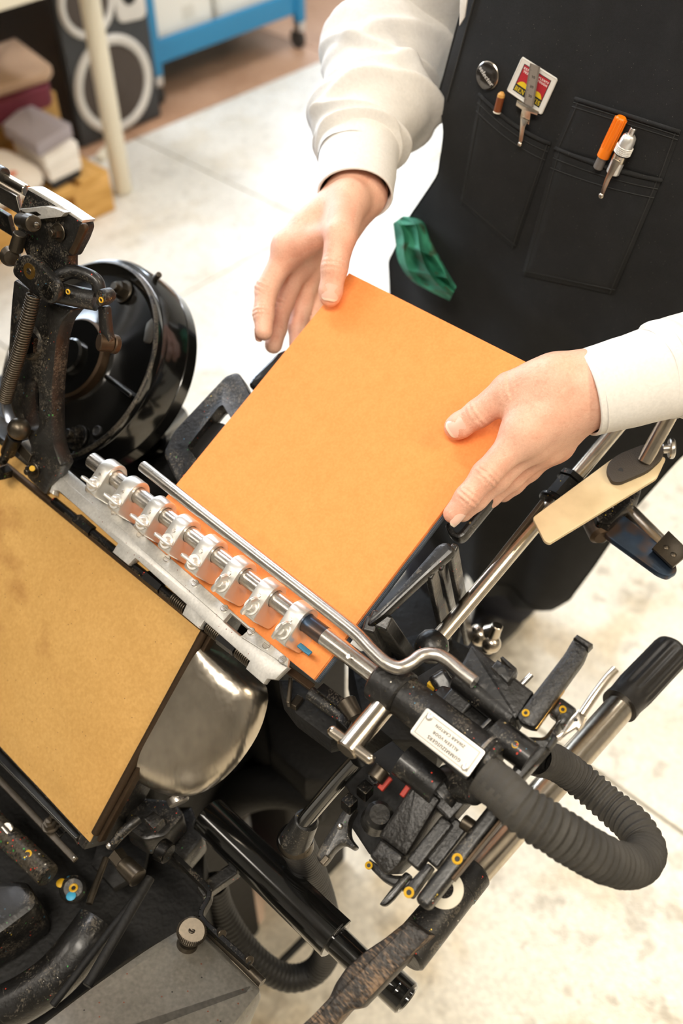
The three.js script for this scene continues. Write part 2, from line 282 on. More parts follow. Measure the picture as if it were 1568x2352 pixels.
// ---------- the pile of paper ----------
const TILT = THREE.MathUtils.degToRad(26.2), PN = V(0, Math.cos(TILT), Math.sin(TILT)), PD = V(0, -Math.sin(TILT), Math.cos(TILT)), PC = V(0, 1.052, 0), EX = V(1, 0, 0);
const onPile = (a, d, h = 0) => PC.clone().addScaledVector(EX, a).addScaledVector(PD, d).addScaledVector(PN, h);
{
  const t = thing('paper_stack', 'tilted stack of orange cards over slate-blue cards held by both hands', 'paper stack', onPile(0, 0, -0.012));
  const r = rng(5); let h = 0;
  const sheet = (th, mat, dx, dd, rot) => {
    const g = boxUV(new THREE.BoxGeometry(0.21, th, 0.297)); g.rotateY(rot); g.applyMatrix4(new THREE.Matrix4().makeBasis(EX, PN, PD).setPosition(onPile(dx, dd, h - th / 2)));
    const m = part(t, 'card', g, mat); h -= th + 0.00006; return m;
  };
  for (let i = 0; i < 7; i++) sheet(0.00055, M.orange, i ? (r() - 0.5) * 0.0012 : 0, i ? (r() - 0.5) * 0.001 : 0, i ? (r() - 0.5) * 0.003 : 0);
  for (let i = 0; i < 13; i++) sheet(0.0006, i % 3 === 1 ? M.slateDark : M.slate, 0.0005 + (r() - 0.5) * 0.0014, 0.0005 + (r() - 0.5) * 0.001, (r() - 0.5) * 0.003);
}

// ---------- the printing press ----------
const press = thing('printing_press', 'black cast-iron platen printing press with suction bar, tan tympan and steel lever', 'printing press', V(0, 0, 0.1));
const P = (name, geos, mat, label) => part(press, name, geos, mat, label);
const px = (list, y) => list.map(([a, b]) => H(a, b, y));
const cut = (name, list, y, t, mat, o = {}) => part(o.parent ?? press, name, slab(px(list, y), UPV, t, o.bev ?? 0.0015, (o.holes ?? []).map((h) => px(h, y)), o.round ?? 0), mat, o.label);
const cutX = (name, list, x, t, mat, o = {}) => part(o.parent ?? press, name, slab(list.map(([a, b]) => XP(a, b, x)), V(1, 0, 0), t, o.bev ?? 0.0015, (o.holes ?? []).map((h) => h.map(([a, b]) => XP(a, b, x))), o.round ?? 0), mat, o.label);

// pile table under the cards
P('pile_table', [(() => { const g = new RoundedBoxGeometry(0.15, 0.008, 0.26, 2, 0.002); g.applyMatrix4(new THREE.Matrix4().makeBasis(EX, PN, PD).setPosition(onPile(-0.01, 0, -0.0175))); return boxUV(g); })()], M.enamel);

// suction bar
const BY = 1.022, BZ = 0.1186, barX = (a, b) => ZP(a, b, BZ).x;
const suction = P('suction_bar', cyl(V(barX(205, 1034), BY, BZ), V(0.2, BY, BZ), 0.0070, 0.0070, 32), M.steel, 'satin steel tube carrying the suction clamps');
{
  const x0 = barX(703, 1447), x1 = barX(748, 1487);
  part(suction, 'blued_sleeve', cyl(V(x0, BY, BZ), V(x1, BY, BZ), 0.00715, 0.00715, 32), M.blued, 'blue tempered section of the tube');
  part(suction, 'tab', bar(V(x0 + 0.004, BY - 0.012, BZ + 0.012), V(x0 + 0.016, BY - 0.012, BZ + 0.012), 0.004, 0.002, 0.0005), std({ color: 0x4f93b8, metalness: 0.4, roughness: 0.4 }), 'small light blue tab');
  part(suction, 'pin', cyl(V(barX(812, 1533), BY + 0.004, BZ + 0.003), V(barX(812, 1533), BY + 0.0085, BZ + 0.006), 0.0018), M.steel);
  // suction clamps: collar with a leaning flat, wing screw and rubber cup
  const R = 0.0118, A = THREE.MathUtils.degToRad(53), fn = [Math.cos(A), Math.sin(A)], fd = [Math.sin(A), -Math.cos(A)];
  const T0 = [R * fn[0], R * fn[1]], E0 = [T0[0] + fd[0] * 0.0205, T0[1] + fd[1] * 0.0205], F0 = [E0[0] - 0.0165, E0[1] - 0.0265];
  const prof = new THREE.Shape(); prof.moveTo(T0[0], T0[1]);
  prof.absarc(0, 0, R, A, Math.PI, false);
  prof.lineTo(-R + 0.003, F0[1] + 0.006); prof.quadraticCurveTo(-R + 0.0035, F0[1], -R + 0.009, F0[1]); prof.lineTo(F0[0], F0[1]);
  prof.quadraticCurveTo(F0[0] + 0.003, F0[1] + 0.001, F0[0] + 0.005, F0[1] + 0.005);
  prof.lineTo(E0[0] - 0.001, E0[1] - 0.004); prof.quadraticCurveTo(E0[0] + 0.0006, E0[1] - 0.0014, E0[0] - 0.0012, E0[1] + 0.0009); prof.lineTo(T0[0], T0[1]);
  const hole = new THREE.Path(); hole.absarc(0, 0, 0.0071, 0, Math.PI * 2, true); prof.holes.push(hole);
  const W = 0.0135, col = new THREE.ExtrudeGeometry(prof, { depth: W - 0.002, bevelEnabled: true, bevelThickness: 0.001, bevelSize: 0.001, bevelOffset: -0.001, bevelSegments: 2, curveSegments: 24 });
  col.translate(0, 0, -W / 2 + 0.001);
  const toPress = new THREE.Matrix4().makeBasis(V(0, 0, 1), V(0, 1, 0), V(-1, 0, 0));   // profile (z, y), pushed along x
  const colG = boxUV(creased(col.applyMatrix4(toPress), 0.5));
  const nrm = V(0, fn[1], fn[0]), down = V(0, fd[1], fd[0]), spot = (k, h = 0) => V(0, T0[1], T0[0]).addScaledVector(down, k).addScaledVector(nrm, h);
  const wing = (turn) => {
    const sh = new THREE.Shape(); sh.moveTo(-0.0085, 0.0005); sh.quadraticCurveTo(-0.0098, 0.0062, -0.006, 0.0078); sh.quadraticCurveTo(-0.002, 0.0052, 0.002, 0.0052); sh.quadraticCurveTo(0.0085, 0.0048, 0.0078, 0.0005); sh.quadraticCurveTo(0, -0.001, -0.0085, 0.0005);
    const g = new THREE.ExtrudeGeometry(sh, { depth: 0.0012, bevelEnabled: true, bevelThickness: 0.0006, bevelSize: 0.0006, bevelSegments: 3, curveSegments: 8 }); g.translate(0, 0, -0.0006);
    const x = V(1, 0, 0).multiplyScalar(Math.cos(turn)).addScaledVector(down, Math.sin(turn)), z = x.clone().cross(nrm);
    g.applyMatrix4(new THREE.Matrix4().makeBasis(x, nrm, z).setPosition(spot(0.0135, 0.002)));
    return join([boxUV(creased(g, 0.6)), cyl(spot(0.0135), spot(0.0135, 0.0014), 0.0064, 0.0064, 28), cyl(spot(0.0135, 0.001), spot(0.0135, 0.0055), 0.0045, 0.0034, 20)]);
  };
  const wings = [wing(0.06), wing(1.85)], pinG = cyl(spot(0.0035), spot(0.0035, 0.0009), 0.0017, 0.0017, 14), cupG = cyl(V(0, F0[1] - 0.0035, F0[0] - 0.006), V(0, F0[1] + 0.001, F0[0] - 0.006), 0.0062, 0.0058, 20);
  [[247, 1069], [301, 1118], [363, 1167], [421, 1221], [484, 1277], [549, 1330], [616, 1384], [687, 1442]].forEach(([a, b], i) => {
    const x = barX(a + 4, b + 3), at = (g) => g.clone().translate(x, BY, BZ);
    const c = P('suction_clamp', at(colG), M.clampAlu, i ? undefined : 'aluminium suction clamp nearest the flywheel');
    part(c, 'wing_screw', at(wings[i > 4 ? 1 : 0]), M.clampAlu);
    part(c, 'pin', at(pinG), M.steel);
    part(c, 'rubber_cup', at(cupG), M.blackRubber);
  });
}
// bent guide rod above the pile
P('guide_rod', tube([[328, 1071], [450, 1167], [600, 1284], [740, 1393], [815, 1453], [858, 1497], [888, 1524], [916, 1534], [944, 1523], [968, 1506], [1000, 1503], [1030, 1518], [1062, 1545], [1090, 1567]].map(([a, b]) => H(a, b, 1.045)), 0.0047, 120, 20), M.steel, 'satin steel rod with an S bend');

// platen with tympan
const TY = 0.972, tn = V(0, 1, 1).normalize(), tcorner = H(462, 1447, TY), onTy = (a, b, h = 0) => PP(a, b, tcorner.clone().addScaledVector(tn, h), tn);
{
  const right = tcorner.x, z0 = tcorner.z, far = onTy(212, 1915), d = tcorner.distanceTo(V(tcorner.x, far.y, far.z)), wide = 0.42;
  const down = V(0, -1, 1).normalize();
  const q = (a, b, h = 0) => tcorner.clone().addScaledVector(EX, -a).addScaledVector(down, b).addScaledVector(tn, h);
  const platen = P('platen', slab([q(0.002, -0.02), q(wide, -0.02), q(wide, d + 0.02), q(0.002, d + 0.02)].reverse(), tn, 0.05, 0.002).translate(0, -0.003, -0.003), M.worn, 'black platen bed under the tan sheet');
  // tympan sheet: slightly bowed, its free corner folded over the bottom edge
  const nu = 60, nv = 40, g = new THREE.PlaneGeometry(1, 1, nu, nv), p = g.attributes.position, uv = g.attributes.uv;
  for (let j = 0; j <= nv; j++) for (let i = 0; i <= nu; i++) {
    const k = j * (nu + 1) + i, a = (i / nu) * wide - 0.004, b = -0.016 + (j / nv) * (d + 0.022), e = 1 - i / nu, bot = sstep(j / nv, 0.9, 1);
    const hh = 0.0045 * Math.sin(Math.min(1, (i / nu) * 6) * Math.PI / 2) * Math.sin(Math.PI * clamp(j / nv, 0.02, 0.98)) + 0.0025 * fbm(a * 2, b * 2, 4, 3, 5) - 0.006 * sstep(e, 0.97, 1) * 0;
    const c = q(a, b, 0.0015 + hh - 0.0015 * bot); p.setXYZ(k, c.x, c.y, c.z); uv.setXY(k, a, b);
  }
  g.computeVertexNormals();
  const back = g.clone(); const bp = back.attributes.position; for (let k = 0; k < bp.count; k++) { bp.setXYZ(k, bp.getX(k), bp.getY(k) - 0.0006, bp.getZ(k) - 0.0006); }
  const ty = P('tympan_sheet', [flat(g), flat(back)], M.manila, 'tan oiled paper sheet stretched over the platen');
  part(ty, 'folded_corner', slab([onTy(188, 1903), onTy(212, 1916), onTy(219, 1919), onTy(216, 1902), onTy(206, 1888)].reverse(), tn, 0.0008, 0.0002), M.manila);
  P('tympan_bail', [cyl(q(-0.006, -0.002, 0.004), q(-0.0055, d - 0.004, 0.003), 0.0034), bar(q(-0.0105, -0.002, -0.002), q(-0.0105, d, -0.002), 0.004, 0.008, 0.001, tn)], M.brownSteel, 'dark rod clamping the right edge of the tan sheet');
  P('tympan_bail', [cyl(q(-0.004, -0.004, 0.003), q(wide, -0.004, 0.003), 0.0035)], M.brownSteel, 'dark rod clamping the upper edge of the tan sheet');
}
// gripper bar: bevelled steel strip with teeth
{
  const gn = V(0, Math.cos(0.62), Math.sin(0.62)), g0 = H(660, 1530, 0.996), G = (l) => l.map(([a, b]) => PP(a, b, g0, gn));
  const ridge = [[136, 1094], [519, 1417], [545, 1439], [562, 1458], [645, 1524]];
  const lower = [[660, 1533], [631, 1561], [613, 1559], [604, 1571], [564, 1536], [573, 1518], [468, 1426], [457, 1444], [418, 1411], [428, 1388], [310, 1281], [294, 1298], [258, 1268], [270, 1248], [134, 1126], [124, 1126], [122, 1136], [113, 1130], [128, 1094]];
  const grip = P('gripper_bar', slab(G([[136, 1094], [513, 1412], [511, 1427], [551, 1461], [565, 1456], [647, 1526], ...lower]).reverse(), gn, 0.007, 0.0006), M.alu, 'bright toothed gripper bar along the tan sheet');
  const R0 = PP(394, 1312, g0, gn), sn = V(0, Math.cos(0.22), Math.sin(0.22)), S = (l) => l.map(([a, b]) => PP(a, b, R0, sn));
  part(grip, 'bevel_strip', [slab(S([[151, 1074], [532, 1403], [513, 1426], [134, 1094]]).reverse(), sn, 0.006, 0.0006), slab(S([[576, 1441], [663, 1513], [660, 1530], [553, 1462]]).reverse(), sn, 0.006, 0.0006), slab(S([[530, 1402], [578, 1443], [575, 1447], [526, 1405]]).reverse(), sn, 0.006, 0.0004)], M.alu);
  for (const [a, b] of [[204, 1123], [263, 1174], [322, 1226], [384, 1282], [448, 1338], [516, 1396], [577, 1449], [612, 1481], [649, 1514]]) part(grip, 'screw', screwHead(PP(a, b + 2, R0, sn), sn, 0.0031), M.steel);
  const rodAt = (a, b) => PP(a, b, g0.clone().addScaledVector(gn, -0.008), gn), rz = rodAt(350, 1335);
  const rx = (a, b) => V(rodAt(a, b).x, rz.y, rz.z);
  part(grip, 'threaded_rod', cyl(rx(130, 1140), rx(578, 1530), 0.0036), M.darkSteel, 'inky dark rod in the gaps between the teeth');
  for (const [a, b, c, d] of [[183, 1186, 217, 1218], [338, 1322, 372, 1355], [504, 1468, 540, 1500]]) { const p = rx(a, b), q = rx(c, d); part(grip, 'hex_nut', hex(p, q.clone().sub(p), 0.0062, p.distanceTo(q)), M.darkSteel); }
  for (const [a, b, c, d] of [[398, 1374, 428, 1402], [476, 1446, 504, 1470], [542, 1503, 572, 1530]]) { const p = rx(a, b), q = rx(c, d); part(grip, 'spring', helix(p, q, 0.0045, 0.0009, 8), M.gunmetal); }
  part(grip, 'backing_strip', bar(rx(124, 1130).add(V(0, -0.006, -0.006)), rx(600, 1550).add(V(0, -0.006, -0.006)), 0.010, 0.006, 0.001, gn), M.worn);
}

// ---------- press: bar head with nameplate, locking pin, hose ----------
const NR = V(0, Math.cos(0.35), Math.sin(0.35)), Q0 = V(0.22, BY, BZ);           // the feeder head leans like the pile
const RP = (a, b, h = 0) => PP(a, b, Q0.clone().addScaledVector(NR, h), NR);
const cutR = (name, list, h, t, mat, o = {}) => part(o.parent ?? press, name, slab(list.map(([a, b]) => RP(a, b, h)), NR, t, o.bev ?? 0.002, (o.holes ?? []).map((q) => q.map(([a, b]) => RP(a, b, h))), o.round ?? 0), mat, o.label);
function oilRing(parent, p, n, r = 0.0032) { r *= 0.78; const k = (h) => p.clone().addScaledVector(n, h); part(parent, 'oil_hole_ring', lathe([[r * 0.5, 0], [r, 0], [r, 0.0008], [r * 0.8, 0.0012], [r * 0.5, 0.0006], [r * 0.5, 0]], k(0), n, 20), M.yellow, 'yellow painted ring round an oil hole'); part(parent, 'oil_hole', cyl(k(0.0001), k(0.0006), r * 0.5, r * 0.5, 14), M.blackRubber); }
const head = P('bar_head', [
  cyl(V(barX(868, 1578), BY, BZ), V(barX(925, 1626), BY, BZ), 0.0168, 0.0168, 36, 0.0015),
  cyl(V(barX(915, 1617), BY, BZ), V(barX(1128, 1794), BY, BZ), 0.0146, 0.0146, 36, 0.0015),
  cyl(V(barX(1095, 1767), BY, BZ), V(barX(1115, 1783), BY, BZ), 0.0156, 0.0156, 36, 0.001),
], M.worn, 'black cast head holding the suction bar');
{
  const pn = V(0, Math.sin(1.03), Math.cos(1.03)), p0 = Q0.clone().addScaledVector(pn, 0.0168), at = (a, b, h = 0) => PP(a, b, p0.clone().addScaledVector(pn, h), pn);
  part(head, 'plate_seat', slab([[982, 1622], [940, 1684], [1068, 1796], [1120, 1726]].map(([a, b]) => at(a, b, -0.0004)), pn, 0.012, 0.002, [], 0.003), M.worn);
  const c = [at(988, 1631), at(948, 1682), at(1065, 1783), at(1110, 1725)];
  const ex = V(-1, 0, 0), ey = ex.clone().cross(pn).negate(), mid = c[0].clone().add(c[1]).add(c[2]).add(c[3]).multiplyScalar(0.25);
  const w = 0.048, h = 0.020, q = (x, y, k = 0) => mid.clone().addScaledVector(ex, x).addScaledVector(ey, y).addScaledVector(pn, k);
  const plate = part(head, 'nameplate', slab([q(-w / 2, -h / 2, 0.001), q(w / 2, -h / 2, 0.001), q(w / 2, h / 2, 0.001), q(-w / 2, h / 2, 0.001)], pn, 0.0014, 0.0003, [], 0.002), M.clampAlu, 'bright engraved nameplate');
  const t = canvasTex(1024, 424, (g, W, Hh) => {
    g.fillStyle = '#d2cec5'; g.fillRect(0, 0, W, Hh); g.strokeStyle = '#4b4a47'; g.lineWidth = 7; g.strokeRect(34, 30, W - 68, Hh - 60);
    g.fillStyle = '#3c3b38'; g.textAlign = 'center'; g.font = 'bold 78px sans-serif';
    g.fillText('GUMMIZUIGERS', W / 2 - 20, 128); g.font = 'bold 70px sans-serif'; g.fillText('ALLEEN VOOR', W / 2 + 20, 232); g.fillText('ZWAAR CARTON', W / 2 + 10, 340);
  });
  const f = new THREE.PlaneGeometry(w - 0.0026, h - 0.0026); f.applyMatrix4(new THREE.Matrix4().makeBasis(ex, ey, pn).setPosition(q(0, 0, 0.00112)));
  part(head, 'engraving', f, std({ map: t, metalness: 0.6, roughness: 0.4 }), 'three engraved lines of capitals');
  for (const s of [-1, 1]) part(head, 'rivet', lathe([[0, 0.0011], [0.0012, 0.0012], [0.0024, 0.0004], [0.0026, 0]], q(s * (w / 2 - 0.0052), s * (h / 2 - 0.0042) * -1, 0.0011), pn, 18), M.clampAlu);
}
// locking pin with cross bar
{
  const a = H(880, 1622, 1.017), b = H(793, 1726, 1.013), k = P('locking_pin', cyl(a, b, 0.0083, 0.0083, 32, 0.0012), M.chrome, 'polished cylindrical pin on the bar head');
  part(k, 'cross_bar', (() => { const p = H(757, 1675, 1.016), q = H(856, 1748, 1.016), d = q.clone().sub(p).normalize(); return join([cyl(p.clone().addScaledVector(d, 0.003), q.clone().addScaledVector(d, -0.003), 0.0039), ball(p.clone().addScaledVector(d, 0.003), 0.0039), ball(q.clone().addScaledVector(d, -0.003), 0.0039)]); })(), M.chrome);
}
// corrugated hoses
P('suction_hose', ribbed([[1108, 1778, 1.022], [1150, 1813, 1.021], [1200, 1860, 1.018], [1270, 1905, 1.01], [1350, 1955, 0.995], [1415, 1985, 0.975], [1462, 1985, 0.955], [1483, 1950, 0.94], [1455, 1898, 0.935], [1400, 1850, 0.93], [1330, 1790, 0.935], [1275, 1752, 0.955], [1228, 1738, 0.985]].map(([a, b, y]) => H(a, b, y)), (t) => 0.0142 - 0.0028 * sstep(t, 0.1, 0.9), 0.0018, 0.0056, 28, 0.5, 0.028), M.rubber, 'looped corrugated rubber hose');
P('hose_clip', cyl(V(barX(1098, 1769), BY, BZ), V(barX(1106, 1776), BY, BZ), 0.0161, 0.0161, 32), M.steel);

// ---------- press: castings of the feeder head ----------
{
  const deck = cutR('rod_holder', [[1048, 1542], [1083, 1477], [1226, 1588], [1184, 1654]], 0.004, 0.03, M.enamel, { round: 0.002, bev: 0.003, label: 'black casting that clamps the bent rod' });
  part(deck, 'rounded_front', cyl(RP(1050, 1552, -0.006), RP(1184, 1660, -0.006), 0.0095, 0.0095, 28, 0.002), M.enamel);
  part(deck, 'stop_block', slab([[1127, 1532], [1142, 1514], [1184, 1543], [1165, 1569]].map(([a, b]) => RP(a, b, 0.012)), NR, 0.012, 0.001), M.enamel);
  part(deck, 'stop_block', slab([[1148, 1510], [1154, 1506], [1186, 1534], [1183, 1547]].map(([a, b]) => RP(a, b, 0.008)), NR, 0.012, 0.001), M.enamel);
  part(deck, 'bore', cyl(RP(1152, 1542, 0.0121), RP(1152, 1542, 0.0124), 0.003, 0.003, 18), M.blackRubber);
  const bent = cutR('push_lever', [[1186, 1644], [1222, 1596], [1296, 1500], [1318, 1462], [1352, 1484], [1340, 1514], [1226, 1672], [1196, 1660]], 0.008, 0.012, M.cast, { round: 0.003, bev: 0.002, label: 'long black lever arm with a raised flat end' });
  part(bent, 'raised_end', slab([[1316, 1464], [1325, 1455], [1361, 1477], [1350, 1488]].map(([a, b]) => RP(a, b, 0.0125)), NR, 0.012, 0.002), M.cast);
  part(bent, 'wear_strip', slab([[1225, 1674], [1290, 1578], [1296, 1583], [1232, 1674]].map(([a, b]) => RP(a, b, 0.002)), NR, 0.006, 0.0005), M.brass);
  oilRing(bent, RP(1207, 1638, 0.0082), NR);
  const yoke = cutR('oiling_yoke', [[1256, 1632], [1284, 1597], [1326, 1626], [1308, 1651], [1298, 1662], [1287, 1664], [1279, 1690], [1262, 1716], [1240, 1742], [1190, 1797], [1163, 1782], [1180, 1757], [1176, 1738], [1150, 1722], [1136, 1712], [1128, 1722], [1112, 1712], [1096, 1690], [1112, 1660], [1150, 1654], [1172, 1660], [1200, 1690], [1225, 1690], [1248, 1692], [1277, 1655], [1275, 1645]], -0.004, 0.016, M.enamel, { round: 0.003, bev: 0.003, label: 'black forked casting with yellow oil holes' });
  oilRing(yoke, RP(1292, 1630, -0.0038), NR); oilRing(yoke, RP(1183, 1711, 0.0062), NR);
  part(yoke, 'hub', tube([RP(1135, 1680, -0.004), RP(1180, 1714, -0.003), RP(1218, 1742, -0.004)], 0.0105, 16, 20), M.enamel);
  part(yoke, 'lug', slab([[1252, 1715], [1270, 1685], [1282, 1692], [1262, 1722]].map(([a, b]) => RP(a, b, -0.001)), NR, 0.01, 0.002), M.worn);
  const trig = P('trigger', slab([[1324, 1632], [1330, 1626], [1348, 1646], [1340, 1664], [1328, 1678], [1321, 1671], [1278, 1698], [1296, 1668], [1306, 1652]].map(([a, b]) => RP(a, b, 0.008)), NR, 0.005, 0.0015, [], 0.001), M.chrome, 'small polished steel trigger with a pointed tip');
  part(trig, 'rod', tube([RP(1336, 1640, 0.007), RP(1370, 1590, 0.009), RP(1398, 1553, 0.01), RP(1413, 1537, 0.01)], 0.0028, 16, 14), M.chrome);
  part(trig, 'bore', cyl(RP(1322, 1654, 0.0081), RP(1322, 1654, 0.0083), 0.0014), M.blackRubber);
  P('pin', cyl(RP(1196, 1574, 0), RP(1221, 1549, 0.002), 0.002), M.steel);
  // head castings around and below the nameplate
  P('head_web', [cyl(RP(1000, 1610, -0.03), RP(1155, 1722, -0.026), 0.018, 0.016, 28, 0.003), bar(RP(1020, 1660, -0.02), RP(1070, 1600, -0.02), 0.02, 0.02, 0.003, NR)], M.enamel, 'black curved web behind the nameplate');
  P('head_web', bar(RP(1000, 1545, -0.02), RP(1050, 1620, -0.03), 0.014, 0.02, 0.004, NR), M.enamel);
  P('head_rib', bar(RP(1085, 1700, -0.006), RP(1130, 1655, -0.004), 0.003, 0.012, 0.001, NR), M.enamel);
  P('yellow_stop', box(RP(993, 1578, -0.028), 0.007, 0.01, 0.006, 0.001), M.yellow, 'small yellow painted stop');
  P('yellow_stop', box(RP(1013, 1600, -0.03), 0.006, 0.006, 0.006, 0.001), M.yellow);
  P('head_lower_boss', [tube([RP(922, 1745, -0.02), RP(960, 1775, -0.022), RP(1010, 1815, -0.022)], 0.0115, 20, 20), tube([RP(1010, 1830, -0.03), RP(1040, 1800, -0.03), RP(1090, 1800, -0.02)], 0.014, 16, 16)], M.enamel, 'black boss under the nameplate');
  P('head_gusset', slab([[1000, 1800], [1060, 1790], [1080, 1830], [1030, 1885], [985, 1840]].map(([a, b]) => RP(a, b, -0.024)), NR, 0.02, 0.002, [], 0.003), M.cast);
  // fat rough casting that slopes down towards the lever
  const fatN = V(0, Math.cos(0.55), Math.sin(0.55)), F0 = RP(960, 1800, -0.02), FP = (a, b, h = 0) => PP(a, b, F0.clone().addScaledVector(fatN, h), fatN);
  const fat = P('rough_casting', slab([[952, 1790], [1010, 1836], [930, 1968], [866, 1920]].map(([a, b]) => FP(a, b)), fatN, 0.03, 0.003, [], 0.002), M.cast, 'black pebbled casting sloping below the nameplate');
  part(fat, 'stepped_end', slab([[845, 1965], [872, 1926], [924, 1966], [918, 1984], [890, 2010], [880, 2008]].map(([a, b]) => FP(a, b, 0.003)), fatN, 0.035, 0.003, [], 0.002), M.cast);
  // long side bars
  const sideBar = P('side_bar', bar(RP(1150, 1850, -0.03), RP(968, 2082, -0.03), 0.0115, 0.014, 0.004, NR), M.worn, 'rounded black bar with a yellow oil hole');
  oilRing(sideBar, RP(1050, 1973, -0.0225), NR, 0.0045);
  part(sideBar, 'edge_strip', bar(RP(1165, 1868, -0.028), RP(1040, 2022, -0.028), 0.002, 0.01, 0.0005, NR), M.brownSteel);
  const slide = P('slide_bar', bar(RP(1030, 1886, -0.034), RP(948, 1990, -0.034), 0.010, 0.012, 0.002, NR), M.cast, 'pebbled black slide bar');
  part(slide, 'foot', slab([[925, 2040], [980, 1980], [995, 1990], [945, 2062], [930, 2056]].map(([a, b]) => RP(a, b, -0.03)), NR, 0.012, 0.002, [], 0.002), M.cast);
  oilRing(slide, RP(939, 2050, -0.0297), NR, 0.0045);
  P('slide_bar', bar(RP(1062, 1892, -0.04), RP(990, 1985, -0.04), 0.012, 0.012, 0.002, NR), M.cast);
  P('sight_rod', cyl(RP(1062, 1885, -0.03), RP(1090, 1905, -0.03), 0.005), M.gunmetal);
  P('cross_plate', slab([[930, 2000], [945, 2010], [900, 2065], [883, 2080], [868, 2078], [905, 2030]].map(([a, b]) => RP(a, b, -0.05)), NR, 0.01, 0.002, [], 0.002), M.enamel);
  P('cross_plate', slab([[845, 1970], [900, 2010], [940, 2010], [960, 2030], [920, 2045], [880, 2025], [850, 1995]].map(([a, b]) => RP(a, b, -0.055)), NR, 0.012, 0.002, [], 0.002), M.enamel);
  const ring2 = P('guide_washer', lathe([[0.006, 0], [0.0125, 0], [0.0125, 0.002], [0.006, 0.003], [0.006, 0]], RP(1022, 2043, -0.05), NR, 36), M.whitePlastic, 'pale round washer behind the side bar');
  oilRing(press, RP(847, 1988, -0.053), NR, 0.0035);
  // forked dark linkage left of the rough casting
  const fork = P('fork_link', slab([[786, 1858], [800, 1842], [818, 1855], [800, 1888], [800, 1920], [818, 1942], [808, 1950], [786, 1935], [764, 1952], [748, 1976], [738, 1986], [722, 1968], [735, 1940], [760, 1900]].map(([a, b]) => RP(a, b, -0.05)), NR, 0.014, 0.003, [], 0.004), M.worn, 'forked dark casting beside the hose elbow');
  part(fork, 'grease_nipple', ball(RP(781, 1898, -0.05), 0.0024), M.steel);
  part(fork, 'square_end', bar(RP(742, 1972, -0.049), RP(752, 1982, -0.049), 0.007, 0.007, 0.001, NR), M.gunmetal);
  P('square_stud', box(RP(838, 1816, -0.04), 0.009, 0.012, 0.009, 0.001), M.darkSteel);
  P('square_stud', box(RP(802, 1846, -0.045), 0.009, 0.012, 0.009, 0.001), M.darkSteel);
  P('pawl', cyl(RP(860, 1790, -0.03), RP(880, 1765, -0.03), 0.0065), M.gunmetal);
  P('pawl_cage', [bar(RP(846, 1785, -0.03), RP(862, 1802, -0.03), 0.002, 0.004, 0.0005, NR), bar(RP(862, 1802, -0.03), RP(878, 1784, -0.03), 0.002, 0.004, 0.0005, NR), bar(RP(846, 1785, -0.03), RP(862, 1768, -0.03), 0.002, 0.004, 0.0005, NR)], M.darkSteel);
  P('red_mark', bar(RP(872, 1814, -0.035), RP(896, 1785, -0.035), 0.005, 0.004, 0.001, NR), M.red, 'worn red painted pad');
  P('red_mark', bar(RP(922, 1830, -0.03), RP(942, 1802, -0.03), 0.004, 0.004, 0.001, NR), M.red);
  P('black_boss', cyl(RP(862, 1888, -0.05), RP(872, 1870, -0.03), 0.011, 0.010, 24, 0.003), M.enamel);
  // dark inner frame of the head, seen between the castings
  P('head_frame', [slab([[780, 1780], [900, 1700], [1010, 1800], [1000, 1900], [900, 1985], [846, 1960], [800, 1890], [812, 1840]].map(([a, b]) => RP(a, b, -0.075)), NR, 0.03, 0.002), slab([[880, 1600], [1010, 1520], [1080, 1600], [1090, 1700], [980, 1680]].map(([a, b]) => RP(a, b, -0.055)), NR, 0.03, 0.002)], M.deep);
}
